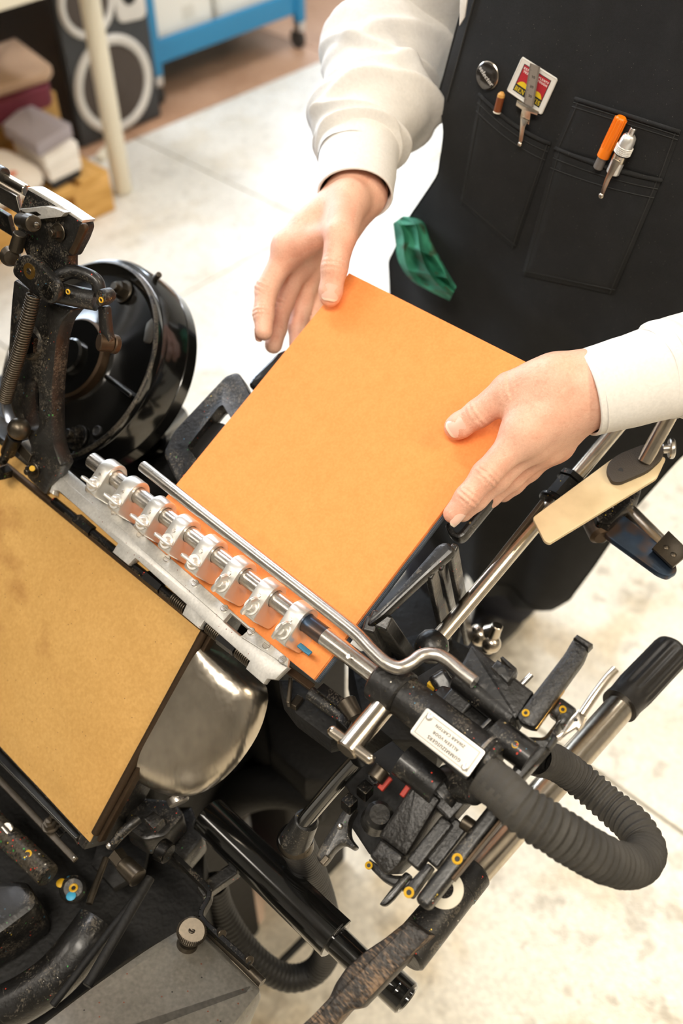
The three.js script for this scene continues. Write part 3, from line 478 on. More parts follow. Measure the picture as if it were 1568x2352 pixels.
// ---------- press: long hand lever ----------
{
  const a = H(1430, 1617, 0.882), b = H(1085, 2006, 0.895), d = a.clone().sub(b).normalize();
  const lev = P('hand_lever', cyl(b.clone().addScaledVector(d, -0.03), a.clone().addScaledVector(d, 0.02), 0.0125, 0.0125, 36), M.chrome, 'polished tubular lever with a black ribbed grip');
  // ribbed grip
  const g1 = H(1422, 1622, 0.882), g2 = H(1546, 1492, 0.877), gd = g2.clone().sub(g1), L = gd.length(); gd.normalize();
  const lat = new THREE.CylinderGeometry(1, 1, 1, 72, 24, false), pp = lat.attributes.position;
  for (let i = 0; i < pp.count; i++) {
    const x = pp.getX(i), z = pp.getZ(i), y = pp.getY(i) + 0.5, rr = Math.hypot(x, z); if (rr < 1e-6) { pp.setY(i, y * L); continue; }
    const an = Math.atan2(z, x), mid = sstep(y, 0.16, 0.24) * (1 - sstep(y, 0.86, 0.93)), end = y > 0.93 ? Math.sqrt(Math.max(0, 1 - ((y - 0.93) / 0.075) ** 2)) * 0.35 + 0.65 : 1;
    const R = (0.0158 + 0.0012 * sstep(y, 0.1, 0.3) - 0.0016 * mid * (0.5 + 0.5 * Math.cos(an * 14)) + (y < 0.05 ? 0.0004 : 0)) * end;
    pp.setXYZ(i, x / rr * R, y * L, z / rr * R);
  }
  lat.computeVertexNormals(); const gm = basis(gd).multiply(new THREE.Matrix4().makeRotationX(Math.PI / 2)); gm.setPosition(g1);
  part(lev, 'grip', boxUV(lat.applyMatrix4(gm)), M.gripBlack, 'black ribbed rubber grip');
  // black socket and the worn flat arm below it
  const s1 = H(1090, 1998, 0.896), s2 = H(930, 2196, 0.9);
  part(lev, 'socket', [cyl(s1, H(1050, 2048, 0.897), 0.0142, 0.0142, 28, 0.002), cyl(H(1060, 2036, 0.897), s2, 0.0136, 0.0146, 28, 0.002)], M.worn, 'black socket holding the tube');
  const an = V(0, 0.9, 0.44).normalize(), ap = H(900, 2200, 0.912), AP = (p, q) => PP(p, q, ap, an);
  P('flat_arm', slab([[880, 2156], [935, 2112], [990, 2148], [926, 2214], [826, 2318], [800, 2320], [764, 2362], [740, 2392], [660, 2392], [754, 2291], [767, 2260], [791, 2225], [833, 2187]].map(([p, q]) => AP(p, q)), an, 0.018, 0.003, [], 0.002), std({ map: rep(tex(512, (u, v) => { const a = fbm(u, v, 6, 5, 541), b = fbm(u * 0.25, v, 160, 2, 543); return mix3([30, 25, 21], [122, 98, 74], sstep(a * 0.6 + b * 0.5, 0.42, 0.78)); }), 7), roughness: 0.5, bumpMap: rep(castBump, 12), bumpScale: 0.0006 }), 'worn flat arm with brown rubbed paint');
}
// ---------- press: rod with clamp and pale stop blade ----------
{
  const b0 = H(990, 1486, 0.962), e0 = XP(1420, 978, b0.x), d = e0.clone().sub(b0).normalize(), at = (k) => b0.clone().addScaledVector(d, k), L = b0.distanceTo(e0);
  const rod = P('guide_shaft', cyl(b0, at(L + 0.03), 0.0066, 0.0066, 32), M.chrome, 'polished shaft rising beside the pile');
  part(rod, 'ball_end', lathe([[0, -0.0135], [0.006, -0.0125], [0.0115, -0.0075], [0.0138, 0], [0.0125, 0.007], [0.0085, 0.0115], [0, 0.0125]], b0, d, 32), M.worn, 'dark round ball at the end of the shaft');
  part(rod, 'key_strip', bar(XP(1023, 1436, b0.x - 0.004), XP(1247, 1152, b0.x - 0.004), 0.004, 0.006, 0.001), M.gunmetal, 'dull flat key strip on the shaft');
  const t1 = b0.distanceTo(XP(1262, 1110, b0.x)), t2 = b0.distanceTo(XP(1318, 1040, b0.x));
  const clampP = P('shaft_clamp', [cyl(at(t1 - 0.002), at(t1 + 0.004), 0.0135, 0.0135, 28), lathe([[0.0066, 0], [0.0115, 0], [0.0115, 0.02], [0.0135, 0.021], [0.0135, 0.026], [0.0066, 0.026]], at(t1 + 0.004), d, 8)], M.darkSteel, 'black collar clamped on the shaft');
  // pale blade with dark pad, carried by a shaft coming from above
  const bn = V(0.05, 0.97, 0.2).normalize(), bp = H(1330, 1150, 1.035), BP = (p, q, h = 0) => PP(p, q, bp.clone().addScaledVector(bn, h), bn);
  const blade = P('stop_blade', slab([[1222, 1188], [1405, 1053], [1460, 1030], [1530, 1050], [1508, 1098], [1262, 1248], [1250, 1243]].map(([p, q]) => BP(p, q)), bn, 0.004, 0.001, [], 0.003), std({ map: rep(tex(256, (u, v) => { const a = fbm(u, v, 10, 4, 301), g = (a - 0.5) * 26; return [222 + g, 200 + g, 160 + g]; }), 8), roughness: 0.55, metalness: 0.15 }), 'pale cream flat blade');
  part(blade, 'pad', slab([[1392, 1082], [1397, 1060], [1420, 1042], [1480, 1018], [1528, 1022], [1522, 1050], [1490, 1080], [1425, 1108], [1405, 1106]].map(([p, q]) => BP(p, q, 0.005)), bn, 0.005, 0.001, [], 0.006), std({ color: 0x3d362e, roughness: 0.6, bumpMap: rep(fineBump, 30), bumpScale: 0.0003 }), 'dark oval pad on the blade');
  part(blade, 'bore', cyl(BP(1425, 1080, 0.0051), BP(1425, 1080, 0.0055), 0.002), M.blackRubber);
  part(blade, 'post', cyl(BP(1478, 1062, 0.003), H(1585, 868, 1.11), 0.0062, 0.0062, 28), M.chrome, 'round polished post');
  part(blade, 'thumb_nut', [cyl(BP(1535, 1030, 0.004), BP(1548, 1030, 0.004), 0.0085, 0.0085, 24), cyl(BP(1520, 1030, 0.004), BP(1537, 1030, 0.004), 0.004)], M.steel, 'knurled thumb nut');
  const lowN = V(0, 1, 0), ly = 0.985;
  P('blade_carrier', slab([[1350, 1130], [1440, 1080], [1478, 1100], [1470, 1135], [1400, 1205], [1372, 1200]].map(([p, q]) => H(p, q, 1.0)), UPV, 0.025, 0.002, [], 0.003), M.darkSteel, 'dark block under the pale blade');
  P('blade_shaft', cyl(H(1418, 1150, ly), H(1525, 1258, ly), 0.0075, 0.0075, 28), M.chrome, 'short polished shaft under the blade');
  P('carrier_boss', cyl(H(1382, 1235, ly), H(1355, 1190, ly), 0.0095, 0.0085, 28, 0.003), M.brownSteel);
  const strap = P('blued_strap', slab([[1385, 1185], [1420, 1172], [1548, 1275], [1556, 1312], [1535, 1324], [1512, 1316], [1390, 1228]].map(([p, q]) => H(p, q, 0.99)), UPV, 0.006, 0.0015, [], 0.003), M.blued, 'blue tempered steel strap');
  part(strap, 'end_plate', slab([[1498, 1258], [1535, 1218], [1580, 1262], [1580, 1272], [1545, 1302]].map(([p, q]) => H(p, q, 0.996)), UPV, 0.003, 0.0006), M.gunmetal);
  for (const [p, q] of [[1529, 1257], [1546, 1274]]) part(strap, 'rivet', lathe([[0, 0.0016], [0.0012, 0.0014], [0.0026, 0.0004], [0.0026, 0]], H(p, q, 0.996), UPV, 18), M.gunmetal);
}
// ---------- press: small fittings between the pile and the locking pin ----------
{
  const y = 0.978;
  P('flat_strip', bar(H(652, 1532, y), H(718, 1580, y), 0.006, 0.003, 0.0006), M.brownSteel);
  P('latch_rod', cyl(H(712, 1592, y), H(785, 1648, y), 0.0055, 0.0045, 20), M.enamel);
  const l = P('latch', bar(H(734, 1578, y + 0.006), H(792, 1622, y + 0.006), 0.0085, 0.003, 0.001), M.darkSteel, 'flat steel latch with a rolled end');
  part(l, 'roll', cyl(H(795, 1610, y + 0.008), H(818, 1652, y + 0.006), 0.0072, 0.0062, 24), M.gunmetal, 'rolled shiny end');
  part(l, 'block', slab([[772, 1652], [788, 1633], [812, 1648], [798, 1676]].map(([a, b]) => H(a, b, y + 0.006)), UPV, 0.014, 0.001), M.darkSteel);
  P('latch_frame', slab([[640, 1560], [690, 1560], [770, 1640], [800, 1690], [760, 1700], [680, 1640], [650, 1600]].map(([a, b]) => H(a, b, 0.95)), UPV, 0.02, 0.002), M.deep);
  P('strap', bar(H(668, 1560, 0.965), H(662, 1620, 0.96), 0.003, 0.01, 0.001), M.gunmetal);
  P('strap', bar(H(672, 1625, 0.955), H(690, 1602, 0.955), 0.006, 0.006, 0.001), M.gunmetal);
}

// ---------- press: side frames that guide the pile ----------
{
  const low = onPile(0, 0, -0.022), LP = (a, b, h = 0) => PP(a, b, low.clone().addScaledVector(PN, h), PN);
  const fr = P('pile_frame', slab([[374, 1040], [398, 990], [518, 862], [545, 853], [556, 868], [610, 980], [520, 1080], [420, 1140]].map(([a, b]) => LP(a, b)), PN, 0.016, 0.002, [[[424, 1026], [500, 930], [514, 924], [560, 1000], [470, 1090]].map(([a, b]) => LP(a, b))], 0.004), M.worn, 'black open frame guiding the flywheel side of the pile');
  part(fr, 'pad', slab([[428, 1040], [436, 1018], [490, 968], [510, 968], [560, 1010], [470, 1090], [440, 1062]].map(([a, b]) => LP(a, b, -0.01)), PN, 0.012, 0.003, [], 0.005), M.blackRubber);
  part(fr, 'red_cord', tube([LP(425, 1040, -0.006), LP(432, 1056, -0.004), LP(445, 1066, -0.006)], 0.0012, 10, 8), M.red);
  P('pile_frame', slab([[568, 884], [576, 868], [640, 806], [660, 800], [680, 820], [600, 900]].map(([a, b]) => LP(a, b)), PN, 0.012, 0.003, [], 0.004), M.gloss);
  P('pile_frame', slab([[1020, 1205], [1030, 1228], [1052, 1238], [1066, 1230], [1190, 1078], [1184, 1066], [1168, 1078], [1056, 1216], [1046, 1222], [1036, 1216], [1030, 1196]].map(([a, b]) => LP(a, b, -0.004)), PN, 0.014, 0.0025, [], 0.003), M.enamel, 'thin black rail beside the fingers of the hand on the rail');
  // bridge-shaped guide on the lever side
  const gx = 0.128, G = (a, b) => XP(a, b, gx), gd = P('pile_guide', slab([[838, 1432], [925, 1338], [1004, 1248], [1025, 1241], [1042, 1258], [1041, 1267], [966, 1333], [878, 1416], [852, 1434]].map(([a, b]) => PP(a, b, XP(940, 1340, gx), PN)), PN, 0.012, 0.0035, [], 0.004), M.enamel, 'smooth black guide arm along the card edges');
  const foot = (a, b, c, d, w) => part(gd, 'leg', bar(PP(a, b, XP(940, 1340, gx).addScaledVector(PN, -0.006), PN), H(c, d, 0.86), w, 0.012, 0.002), M.enamel);
  foot(1038, 1264, 1075, 1470, 0.006); foot(1014, 1292, 1040, 1400, 0.005); foot(990, 1312, 1030, 1500, 0.006); foot(872, 1424, 950, 1530, 0.016); foot(850, 1434, 900, 1540, 0.01);
  P('feeder_column', [slab([[800, 1500], [1000, 1440], [1085, 1490], [1090, 1580], [1010, 1700], [900, 1700], [830, 1640]].map(([a, b]) => H(a, b, 0.885)), UPV, 0.06, 0.004), slab([[840, 1430], [960, 1340], [1060, 1440], [1040, 1520], [960, 1560], [880, 1540]].map(([a, b]) => H(a, b, 0.8)), UPV, 0.05, 0.004), box(V(-0.13, 0.45, -0.05), 0.1, 0.9, 0.12, 0.01)], M.deep, 'dark column carrying the pile');
  const t = P('tap_fitting', [ball(H(1103, 1458, 0.86), 0.011), cyl(H(1103, 1458, 0.86), H(1140, 1450, 0.87), 0.008), ball(H(1128, 1478, 0.86), 0.009), cyl(H(1118, 1495, 0.85), H(1142, 1436, 0.88), 0.0055)], M.chrome, 'blurred chrome tap fitting below the apron hem');
}

// ---------- press: gripper arm ----------
const NA = V(0.12, 0.33, 0.94).normalize(), G0 = V(-0.196, 0.999, 0.147), AR = (a, b, h = 0) => PP(a, b, G0.clone().addScaledVector(NA, h), NA);
const cutA = (name, list, h, t, mat, o = {}) => part(o.parent ?? press, name, slab(list.map(([a, b]) => AR(a, b, h)), NA, t, o.bev ?? 0.002, (o.holes ?? []).map((q) => q.map(([a, b]) => AR(a, b, h))), o.round ?? 0), mat, o.label);
{
  const arm = cutA('gripper_arm', [[30, 640], [60, 660], [110, 690], [165, 712], [140, 742], [129, 780], [124, 830], [118, 896], [118, 974], [122, 1023], [133, 1057], [140, 1071], [104, 1140], [59, 1096], [66, 1072], [70, 1030], [60, 1000], [36, 968], [22, 930], [16, 860], [18, 800], [24, 700]], 0, 0.016, M.worn, { round: 0.004, bev: 0.0025, holes: [[[50, 885], [60, 864], [78, 861], [92, 880], [95, 912], [95, 984], [84, 998], [62, 988], [50, 955], [48, 920]]], label: 'worn black arm at the end of the gripper bar' });
  part(arm, 'boss', [lathe([[0, 0.004], [0.014, 0.004], [0.016, 0.002], [0.0165, 0]], AR(66, 782), NA, 36)], M.worn);
  part(arm, 'hex_head', hex(AR(66, 782, 0.003), NA, 0.0125, 0.004), M.darkSteel);
  part(arm, 'bolt', bolt(AR(78, 1078, 0), NA, 0.0055), M.gunmetal, 'brass-eyed nut at the arm foot');
  part(arm, 'oil_eye', cyl(AR(74, 1076, 0.009), AR(74, 1076, 0.0105), 0.0025), M.yellow);
  part(arm, 'square_shaft', bar(AR(52, 1022, -0.004), AR(80, 1052, -0.004), 0.011, 0.011, 0.001, NA), M.gunmetal);
  part(arm, 'spring', (() => {                                            // tension spring, slightly bowed
    const c = new THREE.CatmullRomCurve3([AR(78, 676, 0.014), AR(62, 740, 0.016), AR(42, 815, 0.017), AR(22, 880, 0.016), AR(12, 918, 0.014)]), n = 46 * 12, pts = [], fr = c.computeFrenetFrames(200);
    for (let i = 0; i <= n; i++) { const t = i / n, o = c.getPointAt(t), k = Math.round(t * 200), w = i / 12 * 2 * Math.PI; pts.push(o.addScaledVector(fr.normals[k], Math.cos(w) * 0.0052).addScaledVector(fr.binormals[k], Math.sin(w) * 0.0052)); }
    return boxUV(new THREE.TubeGeometry(new THREE.CatmullRomCurve3(pts), n, 0.0011, 7));
  })(), M.gunmetal, 'long coiled tension spring');
  const bj = part(arm, 'ball_joint', ball(AR(44, 985, 0.012), 0.0098), M.gunmetal, 'dark steel ball joint');
  part(arm, 'ball_stem', [cyl(AR(36, 1000, 0.01), AR(18, 1040, 0.006), 0.007, 0.0065), cyl(AR(18, 1040, 0.006), AR(6, 1060, 0.006), 0.004)], M.darkSteel);
  part(arm, 'hex_screw', hex(AR(18, 1082, 0.004), NA, 0.007, 0.009), M.darkSteel);
  const link = cutA('pivot_plate', [[27, 622], [34, 596], [50, 586], [66, 586], [92, 606], [130, 650], [135, 676], [128, 694], [113, 700], [78, 678], [31, 634]], 0.014, 0.007, M.worn, { round: 0.005, label: 'worn pivot plate with two round pins' });
  part(link, 'washer', lathe([[0.0024, 0], [0.0062, 0], [0.0062, 0.0007], [0.0024, 0.0007], [0.0024, 0]], AR(68, 623, 0.0141), NA, 28), M.brass, 'dull brass washer');
  part(link, 'screw', screwHead(AR(68, 623, 0.0143), NA, 0.0026), M.gunmetal);
  part(link, 'pin', lathe([[0, 0.0007], [0.0058, 0.0007], [0.0062, 0.0003], [0.0062, 0]], AR(110, 671, 0.014), NA, 28), M.darkSteel);
  // cross tube with its lugs
  const tubeC = P('cross_tube', tube([AR(118, 668, 0), AR(160, 678, -0.004), AR(222, 690, -0.012)], 0.0082, 20, 20), M.worn, 'black cross tube beside the pivot plate');
  part(tubeC, 'upper_arch', tube([AR(128, 640, 0), AR(150, 628, -0.004), AR(172, 624, -0.008), AR(205, 634, -0.012), AR(224, 650, -0.014), AR(228, 680, -0.014)], 0.0055, 30, 16), M.enamel);
  part(tubeC, 'end_lug', slab([[218, 672], [228, 662], [240, 672], [244, 692], [228, 706], [218, 700]].map(([a, b]) => AR(a, b, -0.004)), NA, 0.012, 0.002, [], 0.003), M.worn);
  oilRing(tubeC, AR(233, 689, -0.0038), NA, 0.003); oilRing(tubeC, AR(157, 670, 0.006), NA, 0.0028);
  part(tubeC, 'dangling_link', slab([[222, 702], [240, 704], [246, 765], [252, 785], [240, 805], [224, 803], [218, 785], [226, 760]].map(([a, b]) => AR(a, b, -0.012)), NA, 0.008, 0.002, [], 0.003), M.worn);
  part(tubeC, 'roller', [cyl(AR(226, 785, -0.01), AR(258, 790, -0.02), 0.0072, 0.0072, 24), cyl(AR(255, 789, -0.019), AR(268, 792, -0.024), 0.0078, 0.0078, 24)], M.brownSteel, 'small bronze roller');
  // upper bracket on the arm
  const brk = cutA('roller_bracket', [[44, 482], [52, 458], [63, 431], [122, 467], [187, 510], [190, 524], [180, 552], [160, 590], [152, 585], [152, 640], [118, 640], [62, 592], [42, 545], [36, 500]], -0.004, 0.013, M.worn, { round: 0.003, label: 'ink-flecked bracket above the pivot plate' });
  part(brk, 'top_plate', slab([[44, 480], [104, 473], [124, 477], [150, 488], [140, 498], [80, 505], [70, 501], [94, 494], [82, 486], [60, 490]].map(([a, b]) => AR(a, b, 0.002)), NA, 0.006, 0.0006), M.alu, 'bright steel plate on the bracket');
  part(brk, 'cap_edge', slab([[63, 430], [72, 431], [128, 464], [190, 506], [188, 512], [122, 470], [62, 436]].map(([a, b]) => AR(a, b, -0.003)), NA, 0.013, 0.0008), M.alu);
  part(brk, 'barrel', [cyl(AR(48, 506, 0.004), AR(66, 510, 0.012), 0.0058, 0.0058, 24), cyl(AR(66, 510, 0.012), AR(78, 514, 0.016), 0.0068, 0.0062, 24), ball(AR(84, 518, 0.018), 0.0026)], M.gunmetal);
  part(brk, 'nut', bolt(AR(136, 533, -0.003), NA, 0.0052), M.gunmetal);
  part(brk, 'clip', slab([[183, 514], [192, 513], [197, 526], [188, 545], [168, 588], [155, 580], [170, 552]].map(([a, b]) => AR(a, b, 0.003)), NA, 0.004, 0.001, [], 0.002), M.brownSteel, 'rusty spring clip');
  part(brk, 'eye_rod', [cyl(AR(46, 536, 0.004), AR(36, 575, 0.004), 0.005, 0.0056), lathe([[0, 0.006], [0.006, 0.005], [0.0085, 0], [0.006, -0.005], [0, -0.006]], AR(24, 588, 0.006), V(1, 0.2, 0.3), 24)], M.gunmetal);
  // roller rails leaving to the far end of the press
  const away = (a, b, h) => { const p = AR(a, b, h); return [p, p.clone().add(V(-0.40, 0, 0))]; };
  let q = away(62, 438, -0.012); P('roller_rail', cyl(q[0], q[1], 0.0045, 0.0045, 24), M.chrome, 'thin chrome rail leaving the bracket');
  q = away(10, 402, -0.012); P('rail_sleeve', cyl(q[0].clone(), q[1], 0.0058, 0.0058, 24), M.enamel);
  q = away(48, 472, -0.012); P('roller_rail', bar(q[0], q[1], 0.004, 0.017, 0.001), M.steel, 'flat steel rail leaving the bracket');
  q = away(30, 520, -0.03); P('roller_rail', bar(q[0], q[1], 0.004, 0.02, 0.001), M.enamel);
}
// ---------- press: drum beside the arm ----------
{
  const c = V(-0.311, 1.013, 0.037), nd = V(-0.0895, 0.766, 0.6365).normalize(), R = 0.1035, on = (a, b, h = 0) => PP(a, b, c.clone().addScaledVector(nd, h), nd);
  const drum = P('drum', lathe([[0, 0.010], [0.016, 0.010], [0.018, 0.008], [0.018, 0.004], [0.0385, 0.004], [0.0402, 0.002], [0.0402, -0.006], [0.046, -0.009], [R - 0.012, -0.009], [R - 0.007, -0.003], [R - 0.003, 0], [R, -0.002], [R, -0.008], [R - 0.001, -0.010]], c, nd, 120), M.gloss, 'large glossy black drum face with a worn rim');
  part(drum, 'rim_edge', lathe([[R - 0.0035, -0.0002], [R - 0.0028, 0.0004], [R - 0.0006, -0.0006], [R + 0.0003, -0.002], [R - 0.0035, -0.002]], c, nd, 120), std({ map: rep(enamelTex(91, 0.34, 10), 12), metalness: 0.4, roughness: 0.45 }), 'rubbed bright edge of the drum');
  part(drum, 'hub_edge', lathe([[0.0386, 0.0046], [0.0408, 0.0026], [0.0408, -0.006], [0.0398, -0.006], [0.0398, 0.0022], [0.0386, 0.0046]], c, nd, 96), M.brownSteel, 'brown worn edge of the hub');
  const back = c.clone().add(V(-0.006, 0, -0.006));
  part(drum, 'barrel', lathe([[R - 0.006, -0.006], [R, -0.008], [R + 0.0025, -0.014], [R + 0.003, -0.040], [R + 0.0022, -0.0405], [R + 0.0022, -0.0415], [R + 0.003, -0.042], [R + 0.002, -0.056], [R - 0.006, -0.062], [0, -0.062]], back, nd, 120), M.gloss, 'rounded black barrel behind the drum face');
  part(drum, 'bolt', bolt(on(284, 671, -0.008), nd, 0.0085), M.gunmetal, 'large hexagon bolt on the drum');
  part(drum, 'bolt', bolt(on(180, 1006, -0.008), nd, 0.0092), M.darkSteel);
  for (const [a, b] of [[291, 627], [223, 990]]) part(drum, 'bore', lathe([[0, 0.0003], [0.0035, 0.0003], [0.0045, 0.0014], [0.0052, 0.001], [0.0052, -0.002]], on(a, b, -0.0085), nd, 24), M.blackRubber);
  part(drum, 'rib', bar(on(246, 866, -0.006), on(306, 912, -0.003), 0.005, 0.008, 0.002, nd), M.gloss);
  part(drum, 'chipped_patch', slab([[336, 742], [352, 728], [357, 760], [345, 790], [328, 786]].map(([a, b]) => on(a, b, -0.0078)), nd, 0.001, 0.0003, [], 0.003), M.gunmetal, 'patch where the enamel is chipped off');
  part(drum, 'stud', cyl(on(354, 642, -0.02), on(366, 630, -0.016), 0.003), M.gunmetal);
  P('drum_stand', [box(V(-0.42, 0.44, 0.02), 0.2, 0.88, 0.16, 0.01), box(V(-0.34, 0.42, -0.03), 0.14, 0.84, 0.12, 0.02)], M.deep, 'black stand under the drum');
  P('stand_shaft', [cyl(XP(340, 1010, -0.3), XP(400, 960, -0.34), 0.02, 0.02, 24, 0.004), cyl(XP(372, 975, -0.33), XP(400, 950, -0.36), 0.012)], M.gloss);
  P('stand_cap', ball(H(388, 964, 0.85), 0.016), M.chrome, 'blurred chrome cap behind the drum');
  P('stand_rail', bar(H(360, 925, 0.6), H(425, 985, 0.6), 0.02, 0.02, 0.003), M.blued);
}

// ---------- press: polished end hood, lower linkages, cover ----------
{
  // hood: rolled convex cap beside the tan sheet
  const rim = [[462, 1447], [500, 1462], [545, 1500], [585, 1540], [606, 1572], [613, 1600], [606, 1640], [592, 1680], [568, 1722], [535, 1765], [500, 1798], [468, 1818], [432, 1829], [395, 1826], [355, 1808], [322, 1780], [301, 1763]];
  const c = new THREE.CatmullRomCurve3(rim.map(([a, b], i) => onTy(a, b, i === 0 || i === rim.length - 1 ? 0.004 : -0.03))), e0 = onTy(463, 1447, 0.006), e1 = onTy(302, 1762, 0.006);
  const nu = 64, nv = 24, g = new THREE.PlaneGeometry(1, 1, nu, nv), p = g.attributes.position, uv = g.attributes.uv;
  const tail = V(0, -1, 1).normalize();
  for (let j = 0; j <= nv; j++) for (let i = 0; i <= nu; i++) {
    const t = j / nv, s = i / nu, a = e0.clone().lerp(e1, sstep(s, 0, 1) * 0.35 + s * 0.65), b = c.getPointAt(s), ang = t * Math.PI / 2, k = j * (nu + 1) + i;
    const q = V(lerp(a.x, b.x, Math.sin(ang)), 0, 0), w = Math.sin(ang), h = Math.cos(ang);
    const m = a.clone().lerp(b, w), lift = (1 - h) - w;                         // quarter-round section
    const drop = a.clone().sub(b).dot(tn); m.addScaledVector(tn, drop * (w - (1 - h)));
    p.setXYZ(k, m.x, m.y, m.z); uv.setXY(k, m.x, m.z);
  }
  g.computeVertexNormals();
  const b2 = g.clone(), q = b2.attributes.position, nn = g.attributes.normal; for (let k = 0; k < q.count; k++) q.setXYZ(k, q.getX(k) - nn.getX(k) * 0.0015 * 0 - tn.x * 0.002, q.getY(k) - tn.y * 0.002, q.getZ(k) - tn.z * 0.002);
  P('end_hood', [flat(g), flat(b2)], M.mirror, 'polished curved metal hood beside the tan sheet');
  P('knurled_knob', [cyl(onTy(404, 1826, -0.045), onTy(412, 1846, -0.045), 0.009, 0.009, 40), cyl(onTy(398, 1812, -0.045), onTy(404, 1826, -0.045), 0.006)], M.steel);
}
{
  // dark body of the press
  P('body', [slab([[-200, 1700], [60, 1760], [230, 1930], [330, 1850], [440, 1850], [470, 1960], [470, 2110], [300, 2200], [60, 2380], [-300, 2380]].map(([a, b]) => H(a, b, 0.70)), UPV, 0.3, 0.004)], M.deep, 'dark main body below the platen');
  P('body', box(V(-0.35, 0.43, 0.13), 0.5, 0.86, 0.12, 0.01), M.deep, 'dark frame behind the platen');
  P('ink_tower', [box(V(-0.78, 0.8, 0.42), 0.42, 1.6, 0.66, 0.02), box(V(-0.74, 1.2, 0.2), 0.34, 0.5, 0.3, 0.03)], M.enamel, 'tall black inking tower at the far end of the press');
  // rail, strips and rods under the lower edge of the platen
  const y = 0.835;
  const edge = P('lower_rail', bar(H(-40, 1697, 0.815), H(188, 1928, 0.815), 0.010, 0.014, 0.002), M.gloss, 'black rail along the lower edge of the tan sheet');
  const strip = P('feed_strip', bar(H(-40, 1750, 0.8), H(174, 1976, 0.8), 0.0055, 0.003, 0.0005), M.gunmetal, 'thin flat steel strip below the platen');
  part(strip, 'bolt', bolt(H(117, 1896, 0.802), UPV, 0.0058), M.gunmetal);
  part(strip, 'tab', slab([[98, 1896], [112, 1880], [146, 1912], [128, 1932]].map(([a, b]) => H(a, b, 0.801)), UPV, 0.003, 0.0005), M.darkSteel);
  part(strip, 'rivet', ball(H(170, 1970, 0.802), 0.0016), M.steel);
  const spk = P('speckled_shaft', cyl(H(-60, 1846, 0.78), H(112, 2012, 0.78), 0.0105, 0.0105, 28), std({ map: rep(enamelTex(71, 0.42, 900), 6), metalness: 0.5, roughness: 0.45 }), 'shaft freckled with dried ink');
  part(spk, 'screw', screwHead(H(18, 1904, 0.789), V(0, 1, 0.4), 0.0055), M.steel);
  oilRing(spk, H(65, 1962, 0.7895), V(0, 1, 0.3).normalize(), 0.0045);
  P('side_box', slab([[-60, 2020], [60, 2020], [86, 2060], [80, 2085], [0, 2145], [-60, 2180]].map(([a, b]) => H(a, b, 0.76)), UPV, 0.06, 0.006, [], 0.006), M.worn, 'ink-flecked black box at the press side');
  P('black_plate', slab([[228, 1925], [300, 1870], [350, 1900], [330, 2000], [260, 2040], [210, 1985]].map(([a, b]) => H(a, b, 0.74)), UPV, 0.01, 0.001), M.deep);
  const oil = P('oil_cup', cyl(H(168, 2044, 0.73), H(168, 2040, 0.75), 0.012, 0.011, 24, 0.003), M.worn);
  oilRing(oil, H(169, 2040, 0.7505), UPV, 0.005);
  for (const [a, b] of [[160, 2022], [163, 2058], [140, 2028]]) part(oil, 'paint_dab', lathe([[0, 0.0012], [0.003, 0.0008], [0.0042, 0]], H(a, b, 0.7502), UPV, 14), a === 140 ? M.yellow : std({ color: 0x3fa0c8, roughness: 0.5 }), a === 140 ? undefined : 'dab of light blue ink');
  P('round_arm', tube([H(-20, 2330, 0.72), H(60, 2290, 0.73), H(130, 2240, 0.74), H(190, 2170, 0.75), H(225, 2120, 0.75)], 0.019, 30, 20), M.enamel, 'thick rounded arm in the dark lower corner');
  P('tie_rod', cyl(H(345, 2015, 0.80), H(200, 2265, 0.80), 0.0042, 0.0042, 14), M.deep);
  P('tie_rod', cyl(H(320, 2050, 0.78), H(120, 2310, 0.78), 0.0032, 0.0032, 14), M.deep);
  P('tie_rod', cyl(H(244, 1970, 0.76), H(204, 2076, 0.76), 0.003, 0.003, 14), M.gunmetal);
  const lk = P('bent_link', tube([H(318, 1880, 0.84), H(300, 1895, 0.84), H(272, 1922, 0.835), H(252, 1946, 0.83)], 0.0042, 20, 12), M.worn, 'small bent link with a bright tip');
  part(lk, 'tip', ball(H(252, 1942, 0.832), 0.0032), M.steel);
  P('hex_coupling', [hex(H(266, 1962, 0.81), H(288, 1990, 0.81).sub(H(266, 1962, 0.81)), 0.0075, 0.012), cyl(H(282, 1982, 0.81), H(318, 2018, 0.81), 0.0075, 0.0085, 24)], M.gunmetal, 'pale hexagon coupling in the dark linkage');
  P('link_block', slab([[330, 1880], [352, 1862], [376, 1880], [352, 1904]].map(([a, b]) => H(a, b, 0.84)), UPV, 0.012, 0.001), M.worn);
  P('link_block', slab([[290, 1850], [330, 1830], [400, 1838], [424, 1870], [380, 1920], [330, 1930], [286, 1900]].map(([a, b]) => H(a, b, 0.81)), UPV, 0.03, 0.003, [], 0.004), M.worn, 'ink-specked block under the hood');
  P('link_block', slab([[380, 1880], [440, 1850], [470, 1920], [420, 1980], [370, 1950]].map(([a, b]) => H(a, b, 0.78)), UPV, 0.03, 0.003, [], 0.004), M.enamel);
  P('threaded_nut', cyl(H(366, 1948, 0.82), H(388, 1962, 0.82), 0.0095, 0.009, 24), M.darkSteel);
  // bent flat bracket around the gap, screwed to the cover
  const flatB = [[392, 1960], [470, 2036], [482, 2052], [480, 2068], [464, 2096], [462, 2110], [474, 2126], [572, 2216]].map(([a, b]) => H(a, b, 0.80));
  const br = P('bent_bracket', flatB.slice(1).map((p, i) => bar(flatB[i].clone().lerp(p, -0.03), p.clone().lerp(flatB[i], -0.03), 0.0045, 0.012, 0.0008)), M.darkSteel, 'bent flat strap screwed to the grey cover');
